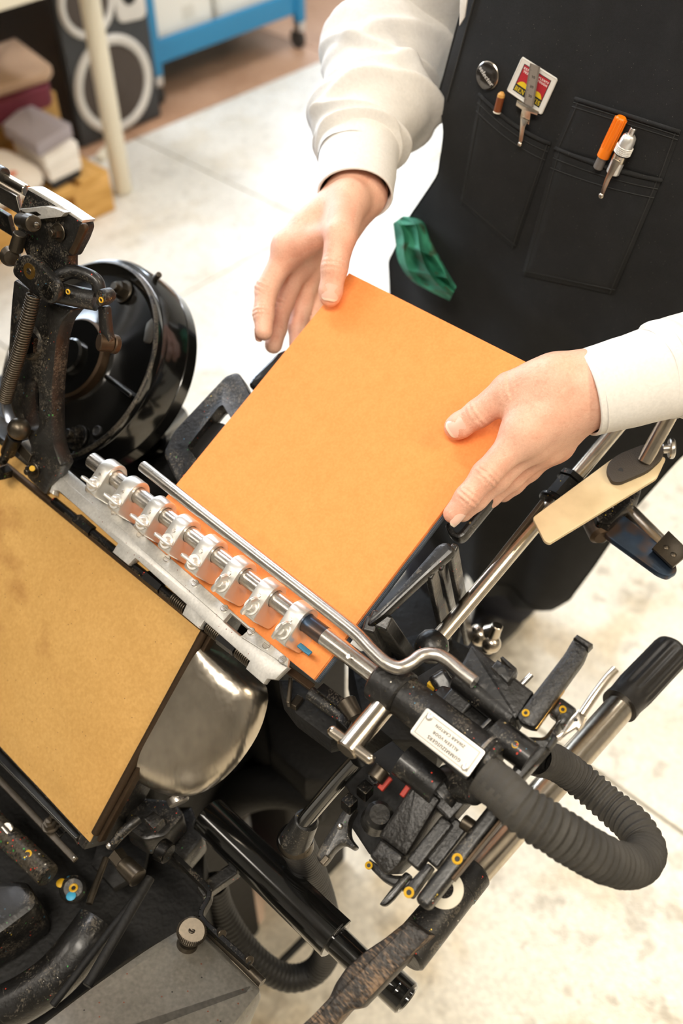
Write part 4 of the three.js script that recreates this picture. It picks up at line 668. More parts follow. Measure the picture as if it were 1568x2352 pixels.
  for (const [a, b] of [[503, 2140], [566, 2200]]) part(br, 'screw', cyl(H(a, b, 0.802), H(a + 8, b + 6, 0.806), 0.0036), M.gunmetal);
  // black tubular rail across the lower part
  const t0 = H(478, 1872, 0.80), t1 = H(772, 2158, 0.80), td = t1.clone().sub(t0).normalize();
  const tr = P('tube_rail', cyl(t0, t1, 0.017, 0.017, 36, 0.001), M.gloss, 'glossy black tube rail');
  part(tr, 'top_flange', slab([[500, 1840], [540, 1868], [806, 2114], [768, 2150]].map(([a, b]) => H(a, b, 0.814)), UPV, 0.004, 0.001), M.gloss);
  part(tr, 'inner_rod', cyl(t1.clone().addScaledVector(td, -0.02), H(842, 2226, 0.80), 0.0115, 0.0115, 28), M.gloss);
  part(tr, 'end_sleeve', [cyl(H(862, 2226, 0.80), H(936, 2296, 0.80), 0.0135, 0.0135, 28), cyl(H(905, 2266, 0.805), H(938, 2298, 0.8015), 0.0095, 0.0095, 20)], M.gloss, 'short black sleeve beyond the flat arm');
  part(tr, 'crossbar', bar(H(460, 2055, 0.77), H(545, 1995, 0.77), 0.012, 0.012, 0.002), M.enamel);
  // grey cover
  const cn = V(0, Math.cos(0.44), -Math.sin(0.44)), c0 = H(459, 2120, 0.79), C = (a, b, h = 0) => PP(a, b, c0.clone().addScaledVector(cn, h), cn);
  const cov = P('cover', slab([[-160, 2530], [102, 2336], [200, 2262], [330, 2172], [423, 2116], [459, 2118], [606, 2262], [606, 2276], [540, 2360], [440, 2500]].map(([a, b]) => C(a, b)), cn, 0.09, 0.01, [], 0.012), M.coverGrey, 'rounded grey sheet-metal cover with dark specks');
  part(cov, 'lip', tube([C(440, 2112, 0.001), C(470, 2130, 0.001), C(540, 2196, 0.001), C(602, 2258, 0.001)], 0.004, 24, 12), M.gunmetal);
  const kn = part(cov, 'knob', [cyl(C(440, 2140, 0.012), C(440, 2140, 0.0185), 0.0112, 0.0112, 48, 0.0012), cyl(C(434, 2160, -0.001), C(437, 2150, 0.012), 0.0055), lathe([[0, 0.004], [0.008, 0.003], [0.0085, 0.001], [0.0085, -0.002]], C(430, 2168, 0.001), cn, 28)], M.gunmetal, 'knurled round knob');
  const teeth = []; for (let i = 0; i < 44; i++) { const a = i / 44 * Math.PI * 2, x = V(1, 0, 0), yv = cn.clone().cross(x), o = C(440, 2140, 0.0153).addScaledVector(x, Math.cos(a) * 0.0113).addScaledVector(yv, Math.sin(a) * 0.0113); teeth.push(bar(o.clone().addScaledVector(cn, -0.0022), o.clone().addScaledVector(cn, 0.0022), 0.0009, 0.0009, 0.0002, x)); }
  part(cov, 'knurling', teeth, M.gunmetal);
  part(cov, 'slot_screw', screwHead(C(440, 2138, 0.0186), cn, 0.0026), M.gunmetal);
  // rubber hoses
  const lev = P('elbow_rod', tube([H(822, 1744, 0.985), H(780, 1790, 0.96), H(735, 1842, 0.93), H(700, 1885, 0.905), H(684, 1912, 0.885)], 0.0062, 30, 16), M.gloss, 'dark tapering rod that runs down to the hose');
  part(lev, 'hose_socket', [cyl(H(706, 1880, 0.905), H(676, 1935, 0.872), 0.0095, 0.0125, 28, 0.002)], M.enamel);
  part(lev, 'hose_clamp', [lathe([[0.0128, -0.004], [0.0138, -0.004], [0.0138, 0.004], [0.0128, 0.004], [0.0128, -0.004]], H(680, 1936, 0.87), V(0.25, -0.9, 0.3), 30), cyl(H(672, 1952, 0.868), H(688, 1966, 0.868), 0.003)], M.gunmetal);
  P('lower_hose', ribbed([[676, 1930, 0.875], [690, 1955, 0.84], [715, 2010, 0.77], [738, 2075, 0.7], [752, 2140, 0.62], [748, 2195, 0.56], [715, 2235, 0.53], [660, 2246, 0.53], [600, 2215, 0.55], [545, 2155, 0.58], [505, 2085, 0.62], [490, 2030, 0.66]].map(([a, b, y]) => H(a, b, y)), 0.0135, 0.0006, 0.006, 24), M.blackRubber, 'sagging black hose near the floor');
  // hand wheel seen blurred behind the hood
  const wn = V(0.25, 0.55, 0.8).normalize(), w0 = H(600, 1950, 0.45), wheelPts = [[470, 1900], [500, 1860], [560, 1820], [630, 1806], [700, 1815], [760, 1840]].map(([a, b]) => PP(a, b, w0, wn));
  P('wheel_rim', tube(wheelPts, 0.026, 40, 18), M.deep, 'dark wheel rim behind the hood');
  P('wheel_spoke', [bar(H(560, 1770, 0.4), H(690, 1810, 0.4), 0.03, 0.03, 0.006), bar(H(540, 1690, 0.4), H(600, 1790, 0.4), 0.04, 0.03, 0.006), bar(H(480, 1830, 0.4), H(620, 1730, 0.4), 0.02, 0.03, 0.006)], M.deep);
  P('under_frame', [slab([[600, 1590], [700, 1600], [820, 1720], [830, 1800], [700, 1790], [620, 1720]].map(([a, b]) => H(a, b, 0.6)), UPV, 0.12, 0.01)], M.deep, 'dark frame between hood and locking pin');
  P('drain_rod', cyl(H(640, 2215, 0.1), H(735, 2120, 0.1), 0.006), M.deep);
}

// ---------- bodies from distance fields ----------
function sdfMesh(f, lo, hi, cell, proj = 2) {                             // surface nets, vertices pulled onto the surface
  const nx = Math.ceil((hi.x - lo.x) / cell) + 1, ny = Math.ceil((hi.y - lo.y) / cell) + 1, nz = Math.ceil((hi.z - lo.z) / cell) + 1, val = new Float32Array(nx * ny * nz), id = new Int32Array(nx * ny * nz).fill(-1), pos = [], idx = [], at = (i, j, k) => (k * ny + j) * nx + i;
  for (let k = 0; k < nz; k++) for (let j = 0; j < ny; j++) for (let i = 0; i < nx; i++) val[at(i, j, k)] = f(lo.x + i * cell, lo.y + j * cell, lo.z + k * cell);
  const E = [[0, 1], [2, 3], [4, 5], [6, 7], [0, 2], [1, 3], [4, 6], [5, 7], [0, 4], [1, 5], [2, 6], [3, 7]];
  for (let k = 0; k < nz - 1; k++) for (let j = 0; j < ny - 1; j++) for (let i = 0; i < nx - 1; i++) {
    const v = []; let m = 0; for (let c = 0; c < 8; c++) { const q = val[at(i + (c & 1), j + ((c >> 1) & 1), k + (c >> 2))]; v.push(q); if (q < 0) m |= 1 << c; }
    if (m === 0 || m === 255) continue;
    let x = 0, y = 0, z = 0, n = 0; for (const [a, b] of E) if ((v[a] < 0) !== (v[b] < 0)) { const t = v[a] / (v[a] - v[b]); x += (a & 1) + t * ((b & 1) - (a & 1)); y += ((a >> 1) & 1) + t * (((b >> 1) & 1) - ((a >> 1) & 1)); z += (a >> 2) + t * ((b >> 2) - (a >> 2)); n++; }
    id[at(i, j, k)] = pos.length / 3; pos.push(lo.x + (i + x / n) * cell, lo.y + (j + y / n) * cell, lo.z + (k + z / n) * cell);
  }
  const quad = (a, b, c, d, flip) => { if (a < 0 || b < 0 || c < 0 || d < 0) return; flip ? idx.push(a, c, b, a, d, c) : idx.push(a, b, c, a, c, d); };
  for (let k = 1; k < nz - 1; k++) for (let j = 1; j < ny - 1; j++) for (let i = 1; i < nx - 1; i++) {
    const s = val[at(i, j, k)] < 0;
    if (s !== val[at(i + 1, j, k)] < 0) quad(id[at(i, j - 1, k - 1)], id[at(i, j, k - 1)], id[at(i, j, k)], id[at(i, j - 1, k)], !s);
    if (s !== val[at(i, j + 1, k)] < 0) quad(id[at(i - 1, j, k - 1)], id[at(i - 1, j, k)], id[at(i, j, k)], id[at(i, j, k - 1)], !s);
    if (s !== val[at(i, j, k + 1)] < 0) quad(id[at(i - 1, j - 1, k)], id[at(i, j - 1, k)], id[at(i, j, k)], id[at(i - 1, j, k)], !s);
  }
  const nor = new Float32Array(pos.length), e = cell * 0.25;
  for (let i = 0; i < pos.length; i += 3) {
    let gx, gy, gz;
    for (let r = 0; r <= proj; r++) {
      const x = pos[i], y = pos[i + 1], z = pos[i + 2];
      gx = f(x + e, y, z) - f(x - e, y, z); gy = f(x, y + e, z) - f(x, y - e, z); gz = f(x, y, z + e) - f(x, y, z - e); const l = Math.hypot(gx, gy, gz) || 1; gx /= l; gy /= l; gz /= l;
      if (r < proj) { const d = clamp(f(x, y, z), -cell, cell) * 0.8; pos[i] -= gx * d; pos[i + 1] -= gy * d; pos[i + 2] -= gz * d; }
    }
    nor[i] = gx; nor[i + 1] = gy; nor[i + 2] = gz;
  }
  const g = new THREE.BufferGeometry(); g.setAttribute('position', new THREE.Float32BufferAttribute(pos, 3)); g.setAttribute('normal', new THREE.BufferAttribute(nor, 3)); g.setIndex(idx);
  return g;
}
const smin = (a, b, k) => { const h = Math.max(k - Math.abs(a - b), 0) / k; return Math.min(a, b) - h * h * k * 0.25; };
function cone(a, b, ra, rb) {                                             // distance to a tapered capsule
  const bx = b.x - a.x, by = b.y - a.y, bz = b.z - a.z, l2 = bx * bx + by * by + bz * bz;
  return (x, y, z) => { const px = x - a.x, py = y - a.y, pz = z - a.z, t = clamp((px * bx + py * by + pz * bz) / l2, 0, 1); return Math.hypot(px - bx * t, py - by * t, pz - bz * t) - (ra + (rb - ra) * t); };
}
const DP = (a, b, d) => EYE.clone().addScaledVector(sight(a, b), d);        // point on a line of sight at a given depth
function handField(h) {
  const palm = h.palm.map(([a, b, ra, rb]) => cone(a, b, ra, rb)), chains = h.fingers.map((c) => c.slice(1).map((p, i) => cone(c[i].p, p.p, c[i].r, p.r)));
  const f = (x, y, z) => {
    let d = 1e3; for (const q of palm) d = smin(d, q(x, y, z), 0.016);
    let fd = 1e3, s2 = 1e3;
    for (let i = 0; i < chains.length; i++) { let c = 1e3; for (const q of chains[i]) c = smin(c, q(x, y, z), 0.004); fd = smin(fd, c, 0.0012); }
    d = smin(d, fd, 0.010);
    for (const w of h.creases) { const px = x - w.p.x, py = y - w.p.y, pz = z - w.p.z, r2 = px * px + py * py + pz * pz; if (r2 < 0.0003) { const t = px * w.d.x + py * w.d.y + pz * w.d.z, n = px * w.n.x + py * w.n.y + pz * w.n.z; if (n > 0) d += w.a * Math.cos(t * 6.283 / w.w) * Math.exp(-((t / (w.w * 1.3)) ** 2)) * Math.min(1, n / 0.006); } }
    for (const w of h.bumps) { const dd = Math.hypot(x - w.p.x, y - w.p.y, z - w.p.z) - w.r; d = smin(d, dd, 0.008); }
    return d;
  };
  return f;
}
const J = (a, b, d, r) => ({ p: DP(a, b, d), r });
const toEye = (p) => EYE.clone().sub(p).normalize();
// right hand: thumb on the near corner, fingers along the far-left edge
const handA = { fingers: [
  [J(800, 462, 0.852, 0.017), J(782, 540, 0.826, 0.0138), J(768, 614, 0.822, 0.0112), J(759, 670, 0.8265, 0.0098), J(757, 682, 0.8275, 0.0086)],
  [J(664, 570, 0.868, 0.0118), J(612, 666, 0.872, 0.0102), J(605, 722, 0.867, 0.0092), J(606, 762, 0.8625, 0.0080)],
  [J(690, 590, 0.888, 0.0122), J(648, 696, 0.898, 0.0105), J(634, 756, 0.892, 0.0094), J(628, 792, 0.886, 0.0082)],
  [J(714, 606, 0.905, 0.0118), J(692, 700, 0.918, 0.0100), J(684, 752, 0.914, 0.0090), J(682, 790, 0.91, 0.0078)],
  [J(740, 618, 0.918, 0.0108), J(728, 692, 0.930, 0.0090), J(722, 730, 0.928, 0.0080), J(718, 760, 0.925, 0.0070)]],
palm: [], creases: [], bumps: [] };
{
  const w1 = DP(799, 434, 0.868), w2 = DP(842, 448, 0.888), k = handA.fingers;
  handA.palm = [[w1, k[1][0].p, 0.0152, 0.0145], [w1.clone().lerp(w2, 0.4), k[2][0].p, 0.0155, 0.0145], [w2.clone().lerp(w1, 0.3), k[3][0].p, 0.0152, 0.0138], [w2, k[4][0].p, 0.0142, 0.0125], [DP(816, 436, 0.872), DP(832, 330, 0.905), 0.0188, 0.021], [DP(832, 445, 0.88), DP(840, 340, 0.91), 0.0170, 0.021], [k[0][0].p, k[1][0].p.clone().lerp(w1, 0.35), 0.013, 0.013], [k[0][1].p.clone().lerp(k[0][0].p, 0.25), k[1][0].p.clone().lerp(k[0][1].p, 0.3), 0.0085, 0.0095]];
  const th = k[0], d = th[2].p.clone().sub(th[1].p).normalize(); handA.creases.push({ p: th[2].p, d, n: toEye(th[2].p), a: 0.0003, w: 0.0046 });
  for (const i of [1, 2]) handA.creases.push({ p: k[i][1].p, d: k[i][1].p.clone().sub(k[i][0].p).normalize(), n: V(-0.3, 0.4, 0.9).normalize(), a: 0.0004, w: 0.005 }, { p: k[i][2].p, d: k[i][2].p.clone().sub(k[i][1].p).normalize(), n: V(0.3, 0.5, 0.9).normalize(), a: 0.00045, w: 0.004 });
  handA.bumps.push({ p: k[1][0].p.clone().add(V(-0.004, 0.003, 0)), r: 0.0105 });
}
// left hand: thumb across the cards, index finger laid along the card edges
const handB = { fingers: [
  [J(1268, 870, 0.704, 0.0175), J(1172, 898, 0.717, 0.0140), J(1098, 950, 0.7305, 0.0106), J(1056, 977, 0.7375, 0.0098), J(1046, 983, 0.739, 0.0088)],
  [J(1205, 995, 0.708, 0.0125), J(1115, 1090, 0.711, 0.0103), J(1072, 1142, 0.713, 0.0088), J(1040, 1180, 0.7155, 0.0074)],
  [J(1226, 1010, 0.722, 0.0120), J(1140, 1100, 0.731, 0.0098), J(1092, 1146, 0.735, 0.0088), J(1062, 1176, 0.738, 0.0078)],
  [J(1252, 1022, 0.738, 0.0115), J(1172, 1098, 0.752, 0.0095), J(1124, 1140, 0.758, 0.0085), J(1096, 1166, 0.761, 0.0075)],
  [J(1280, 1020, 0.752, 0.0105), J(1215, 1080, 0.768, 0.0085), J(1180, 1112, 0.773, 0.0078), J(1156, 1134, 0.776, 0.0070)]],
palm: [], creases: [], bumps: [] };
{
  const w1 = DP(1336, 866, 0.704), w2 = DP(1330, 930, 0.716), k = handB.fingers;
  handB.palm = [[w1, k[1][0].p, 0.0185, 0.0148], [w1.clone().lerp(w2, 0.4), k[2][0].p, 0.0180, 0.0145], [w2.clone().lerp(w1, 0.3), k[3][0].p, 0.0170, 0.0138], [w2, k[4][0].p, 0.0160, 0.0125], [DP(1352, 886, 0.706), DP(1480, 862, 0.706), 0.0195, 0.0195], [DP(1346, 915, 0.712), DP(1480, 885, 0.710), 0.0178, 0.019], [k[0][0].p, k[1][0].p.clone().lerp(w1, 0.35), 0.014, 0.013], [k[0][1].p.clone().lerp(k[0][0].p, 0.45), k[1][0].p.clone().lerp(k[0][1].p, 0.2), 0.0105, 0.0105]];
  const th = k[0]; handB.creases.push({ p: th[2].p, d: th[2].p.clone().sub(th[1].p).normalize(), n: toEye(th[2].p), a: 0.00028, w: 0.0046 }, { p: th[1].p.clone().lerp(th[0].p, 0.1), d: th[1].p.clone().sub(th[0].p).normalize(), n: toEye(th[1].p), a: 0.0003, w: 0.006 });
  for (const j of [1, 2]) handB.creases.push({ p: k[1][j].p, d: k[1][j].p.clone().sub(k[1][j - 1].p).normalize(), n: V(0.75, 0.5, 0.35).normalize(), a: 0.00045, w: 0.0042 });
  handB.bumps.push({ p: k[1][0].p.clone().add(V(0.002, 0.003, 0)), r: 0.0105 });
}
// joints of the rest of the figure
const wristA = DP(830, 390, 0.885), elbowA = V(-0.285, 1.205, -0.41), shoulderA = V(-0.16, 1.42, -0.44), wristB = DP(1450, 866, 0.706), elbowB = V(0.305, 1.165, -0.335), shoulderB = V(0.22, 1.42, -0.44);
const hipC = V(-0.07, 0.93, -0.46), chestC = V(0.03, 1.28, -0.43), neckC = V(0.03, 1.47, -0.43), headC = V(0.035, 1.63, -0.385), kneeA = V(-0.25, 0.5, -0.6), ankleA = V(-0.34, 0.09, -0.66), kneeB = V(-0.11, 0.5, -0.62), ankleB = V(-0.19, 0.09, -0.71);
const skinTex = tex(512, (u, v) => { const a = fbm(u, v, 6, 4, 401), b = fbm(u, v, 40, 3, 403), c = fbm(u, v, 130, 2, 405); let k = mix3([238, 188, 162], [231, 172, 146], sstep(a, 0.3, 0.75)); k = mix3(k, [216, 146, 122], sstep(b, 0.55, 0.85) * 0.25); const g = (c - 0.5) * 14; return [k[0] + g, k[1] + g, k[2] + g]; });
M.skin = phys({ map: rep(skinTex, 9), roughness: 0.52, bumpMap: rep(tex(512, grey((u, v) => 0.5 * fbm(u + v * 0.3, v, 90, 2, 411) + 0.5 * fbm(u, v + u * 0.4, 50, 2, 413)), false), 12), bumpScale: 0.00025, sheen: 0.2, sheenColor: new THREE.Color(0xffb59a), sheenRoughness: 0.6 });
M.nail = phys({ color: 0xf3c9b6, roughness: 0.3, clearcoat: 0.4, clearcoatRoughness: 0.2 });
M.nailEdge = std({ color: 0xf0dcc6, roughness: 0.45 });
const person = thing('person', 'person in white shirt and black bib apron, holding the orange cards with both hands', 'person', V(-0.08, 0, -0.6));
{
  const bones = [cone(wristA, elbowA, 0.026, 0.036), cone(elbowA, shoulderA, 0.038, 0.046), cone(wristB, elbowB, 0.025, 0.036), cone(elbowB, shoulderB, 0.038, 0.046), cone(shoulderA, shoulderB, 0.05, 0.05), cone(chestC, hipC, 0.10, 0.105), cone(chestC.clone().add(V(-0.06, 0.02, 0)), chestC.clone().add(V(0.06, 0.02, 0)), 0.09, 0.09), cone(hipC.clone().add(V(-0.07, 0, 0)), kneeA, 0.085, 0.055), cone(kneeA, ankleA, 0.052, 0.035), cone(hipC.clone().add(V(0.06, 0, 0)), kneeB, 0.085, 0.055), cone(kneeB, ankleB, 0.052, 0.035), cone(neckC, headC, 0.056, 0.055), cone(chestC.clone().add(V(0, 0.12, 0)), neckC, 0.07, 0.056)];
  const body = (x, y, z) => { let d = 1e3; for (const q of bones) d = smin(d, q(x, y, z), 0.05); return d; };
  const face = V(-0.05, -0.45, 0.9).normalize(), side = face.clone().cross(UPV).normalize().negate(), top = side.clone().cross(face).negate();
  const Q = (s, u, f) => headC.clone().addScaledVector(side, s).addScaledVector(top, u).addScaledVector(face, f);
  const hb = [cone(Q(0, 0.02, -0.02), Q(0, 0.02, 0.012), 0.083, 0.078), cone(Q(0, -0.02, 0.03), Q(0, -0.075, 0.045), 0.062, 0.042), cone(neckC, Q(0, -0.04, -0.02), 0.054, 0.06)];
  const feat = [cone(Q(0, 0.012, 0.088), Q(0, -0.018, 0.106), 0.009, 0.012), cone(Q(-0.03, 0.022, 0.08), Q(0.03, 0.022, 0.08), 0.012, 0.012), cone(Q(-0.018, -0.048, 0.078), Q(0.018, -0.048, 0.078), 0.0075, 0.0075), cone(Q(-0.084, 0.01, -0.01), Q(-0.086, -0.03, -0.005), 0.012, 0.009), cone(Q(0.084, 0.01, -0.01), Q(0.086, -0.03, -0.005), 0.012, 0.009), cone(Q(0, -0.09, 0.06), Q(0, -0.09, 0.06).add(V(0, 0.001, 0)), 0.024, 0.024)];
  const headF = (x, y, z) => { let d = 1e3; for (const q of hb) d = smin(d, q(x, y, z), 0.03); for (const q of feat) d = smin(d, q(x, y, z), 0.012); return d; };
  const fa = handField(handA), fb = handField(handB), bb = (pts, m) => [pts.reduce((a, p) => a.clone().min(p), V(9, 9, 9)).subScalar(m), pts.reduce((a, p) => a.clone().max(p), V(-9, -9, -9)).addScalar(m)];
  const [a0, a1] = bb([...handA.fingers.flat().map((j) => j.p), DP(838, 330, 0.905)], 0.028), [b0, b1] = bb([...handB.fingers.flat().map((j) => j.p), DP(1480, 868, 0.707)], 0.03);
  const g = [sdfMesh(body, V(-0.42, 0, -0.85), V(0.45, 1.56, -0.15), 0.014, 1), sdfMesh(headF, headC.clone().add(V(-0.15, -0.2, -0.15)), headC.clone().add(V(0.15, 0.15, 0.17)), 0.006), sdfMesh(fa, a0, a1, 0.0022), sdfMesh(fb, b0, b1, 0.0022)];
  part(person, 'body', join(g.map((q) => boxUV(q))), M.skin, 'fair skin of hands and wrists');
  // nails
  const nail = (tip, prev, n, w, l, off) => {
    const d = tip.p.clone().sub(prev.p).normalize(), up = n.clone().addScaledVector(d, -n.dot(d)).normalize(), x = d.clone().cross(up).normalize(), nu = 10, nv = 10, mk = (t0, t1, lift) => {
      const q = new THREE.PlaneGeometry(1, 1, nu, nv), p = q.attributes.position;
      for (let j = 0; j <= nv; j++) for (let i = 0; i <= nu; i++) { const s = i / nu * 2 - 1, t = lerp(t0, t1, j / nv), wd = w * (1 - 0.28 * Math.max(0, -t - 0.3)) * Math.sqrt(Math.max(0.02, 1 - Math.max(0, Math.abs(t) - 0.55) ** 2 * 3.2)), R = w * 1.22, xx = s * wd, h = Math.sqrt(Math.max(0, R * R - xx * xx)) - R; const o = tip.p.clone().addScaledVector(d, t * l + off).addScaledVector(x, xx).addScaledVector(up, tip.r * 1.0 + 0.0007 + h + lift - 0.0012 * Math.max(0, t) ** 2); p.setXYZ(j * (nu + 1) + i, o.x, o.y, o.z); }
      q.computeVertexNormals(); return boxUV(q); };
    const m = part(person, 'fingernail', mk(-1, 0.8, 0.0004), M.nail, 'pale pink fingernail'); part(m, 'free_edge', mk(0.72, 1, 0.0005), M.nailEdge);
  };
  const ta = handA.fingers[0], tb = handB.fingers[0], ib = handB.fingers[1];
  nail(ta[3], ta[2], toEye(ta[3].p), 0.0072, 0.0072, 0.0006); nail(tb[3], tb[2], toEye(tb[3].p).add(V(0.1, 0.2, -0.35)), 0.0072, 0.0074, 0.0006); nail(ib[3], ib[2], V(0.9, -0.15, 0.35), 0.0056, 0.0062, 0.001);
  const ia = handA.fingers[1]; nail(ia[3], ia[2], V(-0.95, 0.1, -0.2), 0.0056, 0.006, 0.001);
  // hair and eyes (above the picture)
  const hairF = (x, y, z) => { const p = V(x, y, z).sub(headC), u = p.dot(top), f = p.dot(face), d = smin(cone(Q(0, 0.03, -0.028), Q(0, 0.035, 0.004), 0.093, 0.086)(x, y, z), cone(Q(0, -0.02, -0.05), Q(0, 0.02, -0.05), 0.066, 0.07)(x, y, z), 0.03); return Math.max(d + 0.004 * (fbm(Math.abs(x) * 4, Math.abs(y + z) * 4, 16, 2, 9) - 0.5), f * 0.75 - u * 0.55 - 0.005); };
  part(person, 'hair', boxUV(sdfMesh(hairF, headC.clone().add(V(-0.15, -0.14, -0.18)), headC.clone().add(V(0.15, 0.17, 0.16)), 0.007)), std({ color: 0x3b2b20, roughness: 0.7 }), 'short brown hair');
  for (const s of [-1, 1]) part(person, 'eye', ball(Q(s * 0.031, 0.004, 0.076), 0.0115, 16), std({ color: 0xe9e4dc, roughness: 0.2 }));
}
// ---------- clothes ----------
const weave = tex(256, grey((u, v) => 0.5 + 0.25 * Math.sin(u * 256 * 1.57) * Math.sin(v * 256 * 1.57) + 0.3 * (fbm(u, v, 40, 2, 421) - 0.5)), false);
M.shirt = phys({ map: rep(tex(256, (u, v) => { const b = fbm(u, v, 90, 2, 425), a = fbm(u, v, 6, 3, 427), g = (b - 0.5) * 12 + (a - 0.5) * 8; return [236 + g, 233 + g, 228 + g]; }), 8), roughness: 0.85, bumpMap: rep(weave, 14), bumpScale: 0.00012, sheen: 0.3, sheenRoughness: 0.6 });
const denim = tex(512, (u, v, i, j) => {
  const tw = Math.sin((i + j) * Math.PI / 3) * 0.5 + 0.5, a = fbm(u, v, 5, 4, 431), b = fbm(u, v, 120, 2, 433), s = hash2(i >> 1, j >> 1, 77);
  const g = 22 + tw * 7 + (a - 0.5) * 12 + (b - 0.5) * 14; if (s > 0.9996) return [170, 165, 150]; return [g * 0.98, g * 1.0, g * 1.02];
});
const twillBump = tex(256, grey((u, v, i, j) => 0.5 + 0.4 * Math.sin((i + j) * Math.PI / 4) + 0.2 * (fbm(u, v, 64, 2, 437) - 0.5)), false);
M.apron = phys({ map: rep(denim, 14), roughness: 0.9, bumpMap: rep(twillBump, 34), bumpScale: 0.00015, sheen: 0.25, sheenColor: new THREE.Color(0x777a80), sheenRoughness: 0.7 });
M.thread = std({ color: 0x2c2c2b, roughness: 0.9 });
M.trouser = phys({ color: 0x141621, roughness: 0.9, bumpMap: rep(twillBump, 12), bumpScale: 0.0004, sheen: 0.3, sheenColor: new THREE.Color(0x5a5f7a), sheenRoughness: 0.6 });
// a sleeve or a torso as a closed cloth tube with folds
function cloth(rings, seg, n, fold, thick = 0) {                            // rings: { p, rx, ry, up }
  const c = new THREE.CatmullRomCurve3(rings.map((r) => r.p)), g = new THREE.PlaneGeometry(1, 1, seg, n), pos = g.attributes.position, uv = g.attributes.uv, L = c.getLength();
  const pick = (t, k) => { const f = t * (rings.length - 1), i = Math.min(rings.length - 2, Math.floor(f)), e = f - i; return lerp(rings[i][k], rings[i + 1][k], e * e * (3 - 2 * e) * 0.5 + e * 0.5); };
  for (let j = 0; j <= n; j++) {
    const t = j / n, o = c.getPoint(t), d = c.getTangent(t).normalize(), up = rings[0].up.clone(); up.addScaledVector(d, -up.dot(d)).normalize(); const sd = up.clone().cross(d).normalize();
    for (let i = 0; i <= seg; i++) { const a = i / seg * Math.PI * 2, rx = pick(t, 'rx') + thick, ry = pick(t, 'ry') + thick, k = 1 + 0, f = fold ? fold(t, a) : 0, q = o.clone().addScaledVector(sd, Math.cos(a) * (rx + f)).addScaledVector(up, Math.sin(a) * (ry + f)); pos.setXYZ(j * (seg + 1) + i, q.x, q.y, q.z); uv.setXY(j * (seg + 1) + i, i / seg * 0.22, t * L); }
  }
  g.computeVertexNormals();
  const nr = g.attributes.normal; for (let j = 0; j <= n; j++) { const a = j * (seg + 1), b = a + seg, v = V(nr.getX(a) + nr.getX(b), nr.getY(a) + nr.getY(b), nr.getZ(a) + nr.getZ(b)).normalize(); nr.setXYZ(a, v.x, v.y, v.z); nr.setXYZ(b, v.x, v.y, v.z); }
  return flat(g);
}
const tpi = Math.PI * 2, wrapN = (a, t, per, s) => fbm(((a / tpi) % 1 + 1) % 1, t, per, 3, s);
const crease = (x) => { const s = Math.abs(x - Math.round(x)) * 2; return Math.pow(1 - s, 2.2); };
